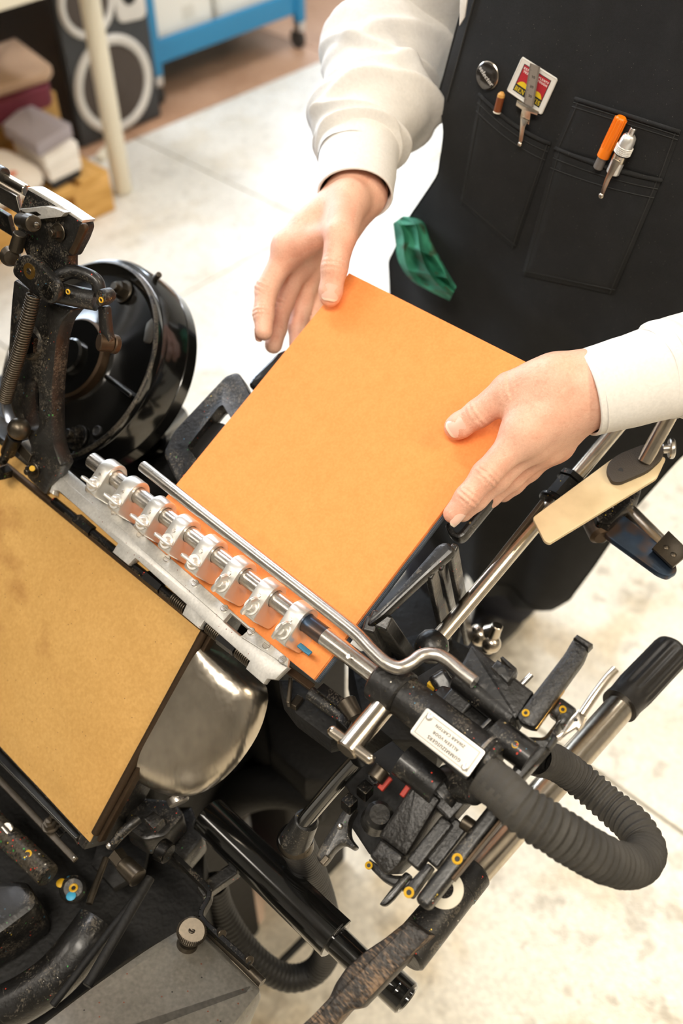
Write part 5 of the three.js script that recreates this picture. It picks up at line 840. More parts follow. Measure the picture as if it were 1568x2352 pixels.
{
  // right sleeve: cuff, gathered folds at the elbow, upper arm
  const axA = DP(800, 425, 0.872), foldA = (t, a) => 0.017 * crease(t * 3.6 + 0.22 * Math.sin(a + 0.6) + 0.25 * wrapN(a, t, 3, 5) - 0.15) * sstep(t, 0.12, 0.3) + 0.005 * (wrapN(a, t * 2, 5, 9) - 0.5) + 0.003 * crease(t * 5 + a * 0.5) * sstep(t, 0.2, 0.4) + [[0.08, 0.03, 1, 0.013, 0.006], [0.13, 0.05, 2.6, 0.014, 0.009], [0.19, -0.05, 0.4, 0.012, 0.007], [0.25, 0.07, 1.8, 0.015, 0.011], [0.31, 0.05, 3.2, 0.012, -0.008], [0.37, 0.08, 2.2, 0.016, 0.010], [0.43, -0.07, 1, 0.013, 0.008], [0.5, 0.08, 2.4, 0.016, 0.010], [0.57, 0.05, 0.6, 0.014, -0.007]].reduce((s, [t0, sl, a0, w, k]) => s + k * Math.exp(-(((t - t0 - sl * Math.sin(a - a0)) / w) ** 2)) * (0.35 + 0.65 * (0.5 + 0.5 * Math.cos(a - a0 - 1.2))), 0);
  const shirt = part(person, 'shirt', [
    cloth([{ p: chestC.clone().add(V(0, 0.15, -0.01)), rx: 0.12, ry: 0.07, up: V(0, 0, 1) }, { p: chestC.clone().add(V(0, 0.06, 0)), rx: 0.165, ry: 0.092, up: V(0, 0, 1) }, { p: chestC.clone().add(V(-0.01, -0.08, 0)), rx: 0.165, ry: 0.096, up: V(0, 0, 1) }, { p: chestC.clone().add(V(-0.06, -0.26, -0.01)), rx: 0.155, ry: 0.1, up: V(0, 0, 1) }, { p: hipC.clone().add(V(0, -0.02, 0)), rx: 0.15, ry: 0.098, up: V(0, 0, 1) }], 64, 40, (t, a) => 0.006 * crease(t * 4 + 0.4 * Math.sin(a * 2)) + 0.006 * (wrapN(a, t, 4, 3) - 0.5)),
    cloth([{ p: DP(812, 372, 0.887), rx: 0.0335, ry: 0.0335, up: UPV }, { p: DP(826, 318, 0.905), rx: 0.042, ry: 0.038, up: UPV }, { p: DP(856, 235, 0.935), rx: 0.049, ry: 0.044, up: UPV }, { p: DP(880, 150, 0.965), rx: 0.052, ry: 0.05, up: UPV }, { p: elbowA.clone().add(V(0.01, 0.0, 0.01)), rx: 0.058, ry: 0.055, up: UPV }, { p: elbowA.clone().lerp(shoulderA, 0.4), rx: 0.064, ry: 0.062, up: UPV }, { p: shoulderA.clone().add(V(0.03, 0, 0)), rx: 0.07, ry: 0.075, up: UPV }], 96, 220, foldA),
    cloth([{ p: DP(1490, 860, 0.706), rx: 0.033, ry: 0.033, up: UPV }, { p: DP(1570, 836, 0.715), rx: 0.0385, ry: 0.037, up: UPV }, { p: wristB.clone().lerp(elbowB, 0.62), rx: 0.045, ry: 0.043, up: UPV }, { p: elbowB, rx: 0.055, ry: 0.055, up: UPV }, { p: elbowB.clone().lerp(shoulderB, 0.5), rx: 0.062, ry: 0.062, up: UPV }, { p: shoulderB.clone().add(V(-0.03, 0, 0)), rx: 0.07, ry: 0.075, up: UPV }], 64, 80, (t, a) => 0.0045 * crease(t * 6 + 0.3 * Math.sin(a) + 0.4 * wrapN(a, t, 4, 21)) * sstep(t, 0.02, 0.15) + 0.003 * (wrapN(a, t * 3, 6, 23) - 0.5)),
    ball(shoulderA, 0.076), ball(shoulderB, 0.076),
  ], M.shirt, 'white cotton work shirt');
  // cuffs with a rolled edge and visible lining
  const cuff = (p0, p1, r0, r1, up, slit) => {
    const ring = (r, dr) => [{ p: p0, rx: r0[0] + dr, ry: r0[1] + dr, up }, { p: p0.clone().lerp(p1, 0.5), rx: (r0[0] + r1[0]) / 2 + dr, ry: (r0[1] + r1[1]) / 2 + dr, up }, { p: p1, rx: r1[0] + dr, ry: r1[1] + dr, up }];
    const fo = (t, a) => 0.0012 * (wrapN(a, t, 4, 31) - 0.5) + (slit ? 0.003 * Math.exp(-(((a - slit) / 0.35) ** 2)) * (1 - t) : 0), o = cloth(ring(0, 0.0012), 64, 14, fo), i = cloth(ring(0, -0.0012), 64, 14, fo), n = 64, lip = [];
    const pt = (g, k) => V().fromBufferAttribute(g.attributes.position, k);
    const mk = (dr) => cloth(ring(0, dr), 64, 14, fo);
    const c = part(shirt, 'cuff', [o, tubeRing(p0, p1, r0, up, fo, 0.0012)], M.shirt, 'buttoned white shirt cuff'); part(c.parent, 'cuff_lining', i, M.shirt); return c;
  };
  function tubeRing(p0, p1, r0, up, fo, w) { const d = p1.clone().sub(p0).normalize(), u = up.clone().addScaledVector(d, -up.dot(d)).normalize(), s = u.clone().cross(d).normalize(), pts = []; for (let i = 0; i < 64; i++) { const a = i / 64 * tpi, f = fo(0, a); pts.push(p0.clone().addScaledVector(s, Math.cos(a) * (r0[0] + f)).addScaledVector(u, Math.sin(a) * (r0[1] + f))); } return boxUV(new THREE.TubeGeometry(new THREE.CatmullRomCurve3(pts, true), 128, w, 8, true)); }
  cuff(DP(816, 447, 0.868), DP(826, 330, 0.9), [0.0335, 0.030], [0.037, 0.035], UPV);
  cuff(DP(1346, 904, 0.709), DP(1530, 852, 0.710), [0.0305, 0.0315], [0.0345, 0.0345], UPV, 4.6);
  for (const [a, b, r, f] of [[DP(1526, 853, 0.710), DP(1540, 849, 0.711), 0.0357, 1], [DP(1360, 900, 0.709), DP(1374, 896, 0.709), 0.0318, 1], [DP(825, 338, 0.898), DP(826, 330, 0.9), 0.0385, 1]]) part(shirt, 'cuff_seam', tubeRing(a, b, [r, r], UPV, () => 0, 0.0006), M.shirt);
  // strap under the right cuff
  const sp0 = DP(818, 432, 0.873), sd = DP(826, 330, 0.9).sub(sp0).normalize();
  part(person, 'wrist_strap', cloth([{ p: sp0.clone().addScaledVector(sd, -0.002), rx: 0.0268, ry: 0.0258, up: UPV }, { p: sp0.clone().addScaledVector(sd, 0.016), rx: 0.0275, ry: 0.0265, up: UPV }], 48, 4), std({ color: 0x4a443f, roughness: 0.4, metalness: 0.5 }), 'dark strap half hidden under the cuff');
  part(person, 'collar_band', cloth([{ p: neckC.clone().add(V(0, -0.035, 0)), rx: 0.075, ry: 0.072, up: V(0, 0, 1) }, { p: neckC.clone().add(V(0, 0.01, 0.005)), rx: 0.066, ry: 0.064, up: V(0, 0, 1) }], 40, 6), M.shirt);
  for (const [a, b] of [[1062, 10]]) part(shirt, 'placket', slab([[1056, -20], [1075, -20], [1066, 40], [1054, 60]].map(([x, y]) => ZP(x, y, -0.318)), V(0, 0, 1), 0.002, 0.0005), M.shirt);
  // trousers and shoes
  const tr = (h, k, a, s) => cloth([{ p: h, rx: 0.1, ry: 0.108, up: V(0, 0, 1) }, { p: h.clone().lerp(k, 0.5), rx: 0.085, ry: 0.092, up: V(0, 0, 1) }, { p: k, rx: 0.07, ry: 0.074, up: V(0, 0, 1) }, { p: k.clone().lerp(a, 0.6), rx: 0.062, ry: 0.066, up: V(0, 0, 1) }, { p: a.clone().add(V(0, -0.02, 0)), rx: 0.06, ry: 0.066, up: V(0, 0, 1) }], 40, 60, (t, q) => 0.004 * crease(t * 9 + 0.5 * Math.sin(q + s)) * sstep(t, 0.4, 0.9) + 0.004 * (wrapN(q, t, 5, s) - 0.5));
  part(person, 'trousers', [tr(hipC.clone().add(V(-0.1, 0.02, 0)), kneeA, ankleA, 41), tr(hipC.clone().add(V(0.08, 0.02, 0)), kneeB, ankleB, 43), cloth([{ p: hipC.clone().add(V(0.02, 0.14, 0.01)), rx: 0.165, ry: 0.112, up: V(0, 0, 1) }, { p: hipC.clone().add(V(0, 0.03, 0)), rx: 0.19, ry: 0.125, up: V(0, 0, 1) }, { p: hipC.clone().add(V(-0.01, -0.1, -0.01)), rx: 0.185, ry: 0.12, up: V(0, 0, 1) }], 48, 10)], M.trouser, 'dark navy trousers');
  for (const [a, s] of [[ankleA, -0.1], [ankleB, 0.1]]) {
    const heel = a.clone().add(V(0, 0, -0.04)), toe = a.clone().add(V(s * 0.2, 0, 0.17));
    const f = (x, y, z) => Math.max(smin(cone(V(heel.x, 0.045, heel.z), V(toe.x, 0.035, toe.z), 0.042, 0.036)(x, y, z), cone(a, V(a.x, 0.05, a.z + 0.03), 0.045, 0.045)(x, y, z), 0.03), 0.004 - y);
    part(person, 'shoe', boxUV(sdfMesh(f, V(Math.min(heel.x, toe.x) - 0.09, -0.01, heel.z - 0.09), V(Math.max(heel.x, toe.x) + 0.09, 0.16, toe.z + 0.09), 0.008)), std({ color: 0x1a1817, roughness: 0.5 }));
  }
}
// apron: bib and skirt hanging in front
const AR_ROWS = [[1.44, -0.115, 0.15, -0.327], [1.36, -0.130, 0.17, -0.318], [1.29, -0.146, 0.185, -0.312], [1.20, -0.163, 0.20, -0.306], [1.165, -0.152, 0.205, -0.305], [1.12, -0.158, 0.205, -0.306], [1.06, -0.195, 0.20, -0.312], [0.98, -0.235, 0.18, -0.326], [0.88, -0.245, 0.145, -0.345], [0.76, -0.235, 0.108, -0.362], [0.64, -0.215, 0.082, -0.374], [0.55, -0.195, 0.060, -0.381], [0.505, -0.17, 0.038, -0.384], [0.485, -0.13, 0.01, -0.385]];
function apronRow(y) { const R = AR_ROWS; let i = 0; while (i < R.length - 2 && R[i + 1][0] > y) i++; const t = clamp((R[i][0] - y) / (R[i][0] - R[i + 1][0]), 0, 1), m = (k) => lerp(R[i][k], R[i + 1][k], t); return [m(1), m(2), m(3)]; }
function apronZ(x, y) {
  const [l, r, z] = apronRow(y), s = clamp((x - l) / (r - l), 0, 1) * 2 - 1, low = sstep(1.02 - y, 0, 0.35);
  const wrap = 0.055 * (1 - Math.sqrt(Math.max(0, 1 - Math.min(1, Math.abs(s) * 0.97) ** 2.6))) * (s < 0 ? 0.45 : 0.7);
  const folds = low * 0.009 * Math.sin(s * 6.5 + y * 3 + 0.6) + 0.005 * sstep(1.15 - y, 0, 0.2) * Math.sin(s * 11 + 2 * y) * (1 - low * 0.5) + 0.010 * (fbm(x + 2, y + 2, 6, 2, 451) - 0.5) + 0.006 * Math.exp(-(((y - 1.03 + x * 0.25) / 0.02) ** 2)) * sstep(x, -0.15, 0.05);
  return z - wrap + folds;
}
function onApron(a, b, off = 0) { const r = sight(a, b); let s = 0.4; for (let i = 0; i < 400; i++) { const p = EYE.clone().addScaledVector(r, s); if (p.z < apronZ(p.x, p.y) + off) { let lo = s - 0.004, hi = s; for (let k = 0; k < 12; k++) { const m = (lo + hi) / 2, q = EYE.clone().addScaledVector(r, m); if (q.z < apronZ(q.x, q.y) + off) hi = m; else lo = m; } return EYE.clone().addScaledVector(r, hi); } s += 0.004; } return EYE.clone().addScaledVector(r, s); }
{
  const nu = 90, nv = 150, mk = (off) => { const g = new THREE.PlaneGeometry(1, 1, nu, nv), p = g.attributes.position, uv = g.attributes.uv; for (let j = 0; j <= nv; j++) { const y = lerp(1.44, 0.485, j / nv), [l, r] = apronRow(y); for (let i = 0; i <= nu; i++) { const s = i / nu, x = lerp(l, r, s), k = j * (nu + 1) + i; p.setXYZ(k, x, y, apronZ(x, y) + off); uv.setXY(k, x, y); } } g.computeVertexNormals(); return g; };
  const f = mk(0), b = mk(-0.0016);
  const edge = (side) => { const pts = []; for (let j = 0; j <= 60; j++) { const y = lerp(1.44, 0.487, j / 60), [l, r] = apronRow(y), x = side < 0 ? l : r; pts.push(V(x, y, apronZ(x, y) - 0.0008)); } return boxUV(new THREE.TubeGeometry(new THREE.CatmullRomCurve3(pts), 160, 0.0016, 8)); };
  const ap = part(person, 'apron', [flat(f), flat(b), edge(-1), edge(1)], M.apron, 'black denim bib apron with pockets');
  const hem = (a, n) => part(ap, 'hem', boxUV(new THREE.TubeGeometry(new THREE.CatmullRomCurve3(a), n, 0.0011, 6)), M.thread);
  { const pts = [], p2 = []; for (let j = 0; j <= 30; j++) { const y = lerp(1.44, 1.2, j / 30), [l] = apronRow(y); pts.push(V(l + 0.014, y, apronZ(l + 0.014, y) + 0.0006)); } hem(pts, 60); for (let j = 0; j <= 24; j++) { const x = lerp(-0.16, 0.03, j / 24), y = 0.515; p2.push(V(x, y, apronZ(x, y) + 0.0006)); } hem(p2, 40); }
  // sewn-on pockets: raised patches with a doubled top edge
  const patch = (name, q, off, label, bow = 0) => {                          // q: top-left, top-right, bottom-right, bottom-left
    const n = 26, grid = (o) => { const g = new THREE.PlaneGeometry(1, 1, n, n), p = g.attributes.position, uv = g.attributes.uv; for (let j = 0; j <= n; j++) for (let i = 0; i <= n; i++) { const s = i / n, t = j / n, a = lerp(lerp(q[0][0], q[1][0], s), lerp(q[3][0], q[2][0], s), t), b = lerp(lerp(q[0][1], q[1][1], s), lerp(q[3][1], q[2][1], s), t) + bow * 4 * s * (1 - s) * (1 - t), e = Math.min(1, Math.min(s, 1 - s, 1 - t) * 14), c = onApron(a, b, o * (0.25 + 0.75 * e)); p.setXYZ(j * (n + 1) + i, c.x, c.y, c.z); uv.setXY(j * (n + 1) + i, c.x + 0.37, c.y + 0.21); } g.computeVertexNormals(); return g; };
    const g = grid(off), m = part(ap, name, [flat(g), flat(grid(0.0002))], M.apron, label), pos = g.attributes.position, P3 = (i, j) => V(pos.getX(j * (n + 1) + i), pos.getY(j * (n + 1) + i), pos.getZ(j * (n + 1) + i));
    const line = (list, r) => boxUV(new THREE.TubeGeometry(new THREE.CatmullRomCurve3(list.map((p) => p.add(V(0, 0, 0.0003)))), 40, r, 6));
    const row = (j) => Array.from({ length: n + 1 }, (_, i) => P3(i, j)), col = (i) => Array.from({ length: n + 1 }, (_, j) => P3(i, j));
    part(ap, 'top_hem', [line(row(0), 0.0017)], M.apron); part(ap, 'seam', [line(row(2), 0.0005), line(row(4), 0.0005), line(col(1), 0.0005), line(col(n - 1), 0.0005), line(row(n - 1), 0.0005)], M.thread);
    return m;
  };
  patch('pocket', [[1100, 216], [1264, 330], [1181, 574], [1056, 466]], 0.0035, 'small bib pocket holding the caliper and pencil', 14);
  patch('pocket', [[1321, 226], [1562, 303], [1520, 420], [1270, 345]], 0.003, 'upper layer of the pen pocket');
  patch('pocket', [[1276, 340], [1519, 414], [1408, 676], [1197, 632]], 0.006, 'large pen pocket', 8);
  // woven badge sewn to the bib
  const t = canvasTex(512, 512, (g, W) => {
    g.fillStyle = '#e9e6df'; g.fillRect(0, 0, W, W); g.fillStyle = '#17191c'; g.fillRect(56, 52, 400, 408); g.fillStyle = '#b3222c'; g.fillRect(66, 62, 380, 250);
    g.fillStyle = '#b3222c'; g.fillRect(66, 300, 380, 60);
    g.fillStyle = '#e8c81e'; g.beginPath(); g.moveTo(72, 356); g.bezierCurveTo(110, 250, 190, 270, 220, 320); g.lineTo(300, 320); g.bezierCurveTo(330, 270, 410, 250, 440, 356); g.closePath(); g.fill();
    g.fillStyle = '#17191c'; g.fillRect(60, 352, 392, 106);
    g.fillStyle = '#f2efe8'; g.font = 'bold 46px sans-serif'; g.textAlign = 'center'; g.fillText("EST'D", 130, 122); g.fillText('1935', 130, 166); g.font = 'bold 42px sans-serif'; g.fillText('PLENTY', 366, 122); g.fillText('TOUGH', 366, 166);
    g.fillStyle = '#e8c81e'; g.font = 'bold 88px serif'; g.fillText('BEN DAVIS', W / 2, 440, 380);
  });
  const qd = [[1199, 133], [1278, 183], [1242, 262], [1165, 208]], n = 14, pg = new THREE.PlaneGeometry(1, 1, n, n), pp = pg.attributes.position, back = [];
  for (let j = 0; j <= n; j++) for (let i = 0; i <= n; i++) { const s = i / n, v = j / n, c = onApron(lerp(lerp(qd[0][0], qd[1][0], s), lerp(qd[3][0], qd[2][0], s), v), lerp(lerp(qd[0][1], qd[1][1], s), lerp(qd[3][1], qd[2][1], s), v), 0.0017); pp.setXYZ(j * (n + 1) + i, c.x, c.y, c.z); }
  pg.computeVertexNormals(); const pb = pg.clone(); pb.translate(0, 0, -0.0014);
  const rim = new THREE.CatmullRomCurve3([[0, 0], [1, 0], [1, 1], [0, 1]].flatMap(([s, v], k, l) => { const [s2, v2] = l[(k + 1) % 4]; return Array.from({ length: 10 }, (_, e) => { const i = Math.round(lerp(s, s2, e / 10) * n), j = Math.round(lerp(v, v2, e / 10) * n), id = j * (n + 1) + i; return V(pp.getX(id), pp.getY(id), pp.getZ(id) - 0.0005); }); }), true, 'catmullrom', 0);
  const badge = part(ap, 'woven_badge', [flat(pg), flat(pb)], std({ map: t, roughness: 0.85, bumpMap: rep(weave, 1), bumpScale: 0.0002 }), 'red white and yellow woven badge');
  part(ap, 'stitched_edge', boxUV(new THREE.TubeGeometry(rim, 120, 0.0009, 6, true)), std({ color: 0xdedbd2, roughness: 0.9 }));
}

// ---------- things in and on the apron ----------
{
  const nA = V(0, 0.12, 1).normalize();
  // pin badge
  const c = onApron(1118, 174, 0.003), r = 0.0118, ex = V(1, 0, 0), ey = nA.clone().cross(ex).normalize();
  const b = thing('pin_badge', 'round black button badge with white script on the apron bib', 'badge', c);
  part(b, 'shell', lathe([[0, 0.0022], [r * 0.6, 0.0018], [r * 0.9, 0.0008], [r, -0.0004], [r * 0.97, -0.0014], [0, -0.0014]], c, nA, 48), phys({ color: 0x2c2824, roughness: 0.15, clearcoat: 1, clearcoatRoughness: 0.05 }));
  const t = canvasTex(256, 256, (g) => { g.fillStyle = '#2c2824'; g.fillRect(0, 0, 256, 256); g.translate(128, 128); g.rotate(0.62); g.fillStyle = '#efece6'; g.font = 'italic bold 60px serif'; g.textAlign = 'center'; g.fillText('selector', 0, 18); });
  const f = new THREE.CircleGeometry(r * 0.88, 40); const fp = f.attributes.position; for (let i = 0; i < fp.count; i++) { const q = Math.hypot(fp.getX(i), fp.getY(i)) / r; fp.setZ(i, 0.0028 - 0.0014 * q * q); } f.computeVertexNormals(); f.applyMatrix4(new THREE.Matrix4().makeBasis(ex, ey, nA).setPosition(c));
  part(b, 'print', f, phys({ map: t, roughness: 0.12, clearcoat: 1, clearcoatRoughness: 0.05 }), 'white handwritten lettering');
  part(b, 'rim', lathe([[r * 0.96, 0.0002], [r * 1.02, -0.0004], [r * 1.02, -0.0014], [r * 0.96, -0.0014], [r * 0.96, 0.0002]], c, nA, 48), M.chrome);
}
{
  const a = onApron(1140, 262, 0.006), z = onApron(1152, 214, 0.006), d = z.clone().sub(a).normalize(), L = a.distanceTo(z), p = thing('pencil', 'brown pencil stub standing in the small bib pocket', 'pencil', a);
  part(p, 'shaft', cyl(a.clone().addScaledVector(d, 0.002), a.clone().addScaledVector(d, L * 0.82), 0.0034, 0.0034, 18), std({ color: 0x7a3f1d, roughness: 0.4 }));
  part(p, 'end_cap', lathe([[0, 0.0045], [0.0016, 0.0042], [0.0032, 0.0024], [0.0034, 0]], a.clone().addScaledVector(d, L * 0.82), d, 20), std({ color: 0xcf9a4e, roughness: 0.45 }), 'rounded bare wood end');
  part(p, 'band', cyl(a.clone().addScaledVector(d, 0.001), a.clone().addScaledVector(d, 0.0024), 0.0036, 0.0036, 18), std({ color: 0xe6dfcf, roughness: 0.5 }));
}
{
  const q = (l, off, t) => { const pts = l.map(([a, b]) => onApron(a, b, off)), n = pts[1].clone().sub(pts[0]).cross(pts[pts.length - 1].clone().sub(pts[0])).normalize(); if (n.z < 0) n.negate(); const m = pts[0]; return slab(pts.map((p) => p.addScaledVector(n, -p.clone().sub(m).dot(n))), n, t, 0.0002); };
  const k = thing('pocket_caliper', 'small steel pocket caliper with a pointed clip in the bib pocket', 'caliper', onApron(1205, 250, 0.004));
  const rul = part(k, 'ruler', q([[1217, 145], [1239, 154], [1223, 247], [1202, 236]], 0.0055, 0.001), std({ color: 0xa89f94, metalness: 0.7, roughness: 0.45 }));
  const t = canvasTex(96, 400, (g) => { g.fillStyle = '#a89f94'; g.fillRect(0, 0, 96, 400); g.fillStyle = '#2b2826'; for (let i = 0; i < 40; i++) { g.fillRect(0, 8 + i * 10, i % 10 === 5 ? 26 : 15, 2.5); g.fillRect(82, 8 + i * 10, 14, 2.5); } g.font = 'bold 34px sans-serif'; g.textAlign = 'center'; for (let i = 1; i < 4; i++) { g.save(); g.translate(52, 20 + i * 95); g.rotate(Math.PI / 2 * 0.0); g.fillText(String(i * 10), 0, 12); g.restore(); } });
  const w = [[1217, 145], [1239, 154], [1223, 247], [1202, 236]].map(([a, b]) => onApron(a, b, 0.0068)), g = new THREE.BufferGeometry(); g.setAttribute('position', new THREE.Float32BufferAttribute([0, 3, 2, 0, 2, 1].flatMap((i) => w[i].toArray()), 3)); g.setAttribute('uv', new THREE.Float32BufferAttribute([0, 1, 0, 0, 1, 0, 0, 1, 1, 0, 1, 1], 2)); g.computeVertexNormals();
  part(rul, 'scale', g, std({ map: t, metalness: 0.6, roughness: 0.45 }), 'engraved millimetre scale');
  part(k, 'jaw', q([[1187, 230], [1236, 257], [1233, 265], [1218, 260], [1214, 287], [1208, 284], [1204, 278], [1194, 270], [1198, 252], [1184, 242]], 0.0074, 0.0012), M.chrome, 'polished T-shaped jaw');
  part(k, 'clip', [q([[1195, 270], [1212, 278], [1205, 292], [1199, 326], [1191, 326], [1194, 292]], 0.0088, 0.0008), ball(onApron(1194, 331, 0.0085), 0.0022)], M.chrome, 'pointed pocket clip');
}
{
  const a = onApron(1374, 382, 0.009), z = onApron(1428, 268, 0.009), d = z.clone().sub(a).normalize(), L = a.distanceTo(z), at = (k) => a.clone().addScaledVector(d, L * k), m = thing('marker', 'felt marker with a ribbed orange cap in the pen pocket', 'marker', a);
  part(m, 'barrel', cyl(at(-0.04), at(0.24), 0.0041, 0.0041, 24), std({ color: 0x6d6762, roughness: 0.5 }), 'grey barrel');
  const org = std({ color: 0xf57f0c, roughness: 0.38 }), cap = part(m, 'cap', lathe([[0, L * 0.8], [0.0036, L * 0.795], [0.0046, L * 0.77], [0.0049, L * 0.2], [0.0053, L * 0.16], [0.0053, 0], [0, 0]], at(0.2), d, 32), org, 'orange cap');
  const x = d.clone().cross(V(0, 0, 1)).normalize(), y = d.clone().cross(x), ribs = []; for (let i = 0; i < 12; i++) { const an = i / 12 * tpi, o = x.clone().multiplyScalar(Math.cos(an) * 0.0049).addScaledVector(y, Math.sin(an) * 0.0049); ribs.push(bar(at(0.38).add(o), at(0.96).add(o), 0.0011, 0.0011, 0.0003)); }
  part(cap, 'ribs', ribs, org);
}
{
  const a = onApron(1406, 398, 0.011), z = onApron(1455, 294, 0.011), d = z.clone().sub(a).normalize(), L = a.distanceTo(z), at = (k) => a.clone().addScaledVector(d, L * k), m = thing('silver_pen', 'thick satin silver pen with knurled collar and clip in the pen pocket', 'pen', a);
  part(m, 'barrel', cyl(at(0.0), at(0.3), 0.0056, 0.0056, 28), M.clampAlu);
  part(m, 'mirror_band', cyl(at(0.26), at(0.44), 0.0058, 0.0058, 28), M.chrome);
  const kn = part(m, 'knurled_collar', cyl(at(0.45), at(0.62), 0.0068, 0.0064, 32), M.clampAlu, 'knurled collar'), x = d.clone().cross(V(0, 0, 1)).normalize(), y = d.clone().cross(x), kk = [];
  for (let i = 0; i < 30; i++) for (let j = 0; j < 5; j++) { const an = (i + (j % 2) * 0.5) / 30 * tpi, o = x.clone().multiplyScalar(Math.cos(an) * 0.0067).addScaledVector(y, Math.sin(an) * 0.0067); kk.push(new THREE.OctahedronGeometry(0.0007).translate(...at(0.465 + j * 0.034).add(o).toArray())); }
  part(kn, 'knurling', join(kk.map(boxUV)), M.clampAlu);
  part(m, 'ring', cyl(at(0.435), at(0.455), 0.0066, 0.0066, 28), M.blackRubber);
  part(m, 'cap', lathe([[0, L * 0.24], [0.004, L * 0.235], [0.0056, L * 0.19], [0.0062, L * 0.1], [0.0063, 0]], at(0.62), d, 28), M.clampAlu);
  part(m, 'button', cyl(at(0.84), at(1.0), 0.0026, 0.0026, 20), M.steel);
  const cl = [[1408, 364], [1424, 373], [1400, 414], [1386, 448], [1377, 448], [1388, 412]].map(([p, q]) => onApron(p, q, 0.0175)), n = V(0, 0.1, 1).normalize();
  part(m, 'clip', [slab(cl.map((p) => p.addScaledVector(n, -p.clone().sub(cl[0]).dot(n))), n, 0.0008, 0.0002), ball(onApron(1381, 449, 0.0165), 0.0026)], M.chrome, 'long flat clip');
}
{
  // green rag in the hip pocket
  const Lc = new THREE.CatmullRomCurve3([[902, 513], [908, 560], [914, 598], [940, 640], [985, 668], [1032, 691]].map(([a, b]) => V(a, b, 0))), Rc = new THREE.CatmullRomCurve3([[926, 496], [968, 503], [990, 552], [1012, 596], [1032, 632], [1048, 659]].map(([a, b]) => V(a, b, 0)));
  const n = 70, mk = (sgn) => { const g = new THREE.PlaneGeometry(1, 1, n, n), p = g.attributes.position, uv = g.attributes.uv; for (let j = 0; j <= n; j++) for (let i = 0; i <= n; i++) {
    const s = i / n, t = j / n, a = Lc.getPoint(t), b = Rc.getPoint(t), q = a.lerp(b, s), e = Math.pow(Math.sin(Math.PI * clamp(s, 0.001, 0.999)), 0.6) * Math.pow(Math.sin(Math.PI * clamp(t * 0.96 + 0.02, 0, 1)), 0.35);
    const fo = 0.018 * crease(t * 3.4 - s * 1.3 + 0.35) * (0.4 + 0.6 * s) + 0.016 * crease(s * 2.2 + t * 1.2 + 0.1) + 0.016 * (fbm(s * 0.5 + 0.2, t * 0.5, 6, 3, 77) - 0.5);
    const c = ZP(q.x, q.y, -0.302 - 0.036 * (1 - t) + (sgn > 0 ? e * (0.012 + fo) : -e * 0.008)); p.setXYZ(j * (n + 1) + i, c.x, c.y, c.z); uv.setXY(j * (n + 1) + i, s * 0.05, t * 0.09); } g.computeVertexNormals(); return flat(g); };
  const cloth2 = std({ map: rep(tex(256, (u, v) => { const a = fbm(u, v, 5, 5, 501), b = fbm(u, v, 14, 3, 503); let k = mix3([24, 106, 78], [74, 164, 130], sstep(a, 0.3, 0.7)); k = mix3(k, [74, 66, 42], sstep(b, 0.6, 0.8) * 0.6); return k; }), 8), roughness: 0.8, side: THREE.DoubleSide });
  solo('cleaning_rag', [mk(1), mk(-1)], cloth2, 'crumpled green cloth rag hanging at the hip', 'rag');
}

// ---------- workshop behind ----------
{
  // loudspeaker
  const X0 = -2.57, z0 = -1.40, z1 = -1.785, s = thing('loudspeaker', 'tall black loudspeaker with pale ringed cones on the floor', 'loudspeaker', V(-2.78, 0, -1.59));
  const boxM = std({ color: 0x15110e, roughness: 0.5 }), faceM = std({ color: 0x3b3c3d, roughness: 0.6 }), ringM = std({ color: 0xd8d3ca, roughness: 0.45 }), coneM = std({ color: 0x4a4038, roughness: 0.7 });
  part(s, 'cabinet', box(V(-2.80, 0.56, (z0 + z1) / 2), 0.44, 1.12, z0 - z1, 0.008), boxM);
  part(s, 'baffle', box(V(X0 - 0.004, 0.56, (z0 + z1) / 2), 0.012, 1.11, z0 - z1 - 0.02, 0.004), faceM);
  const drv = (y, z, r, w) => { const c = V(X0 + 0.002, y, z); const m = part(s, 'surround_ring', lathe([[r - w, 0], [r - w * 0.85, 0.01], [r - w * 0.3, 0.014], [r, 0.006], [r, 0], [r - w, 0]], c, EX, 56), ringM, 'pale ring round a cone'); part(m, 'cone', lathe([[0, -0.0 + 0.012], [r * 0.22, 0.008], [r * 0.26, 0.002], [r - w, 0.006], [r - w, 0.0], [0, 0.0]], c, EX, 48), coneM); };
  drv(0.178, -1.585, 0.168, 0.036); drv(0.462, -1.53, 0.112, 0.028); drv(0.75, -1.585, 0.168, 0.036);
  const hp = part(s, 'horn_plate', slab([[-1.64, 0.37], [-1.765, 0.36], [-1.765, 0.54], [-1.64, 0.54]].map(([z, y]) => V(X0 + 0.012, y, z)), EX, 0.012, 0.003, [], 0.03), ringM, 'pale plate round a small black horn'); part(hp, 'horn', cyl(V(X0 + 0.0121, 0.45, -1.70), V(X0 + 0.014, 0.45, -1.70), 0.032), M.blackRubber);
}
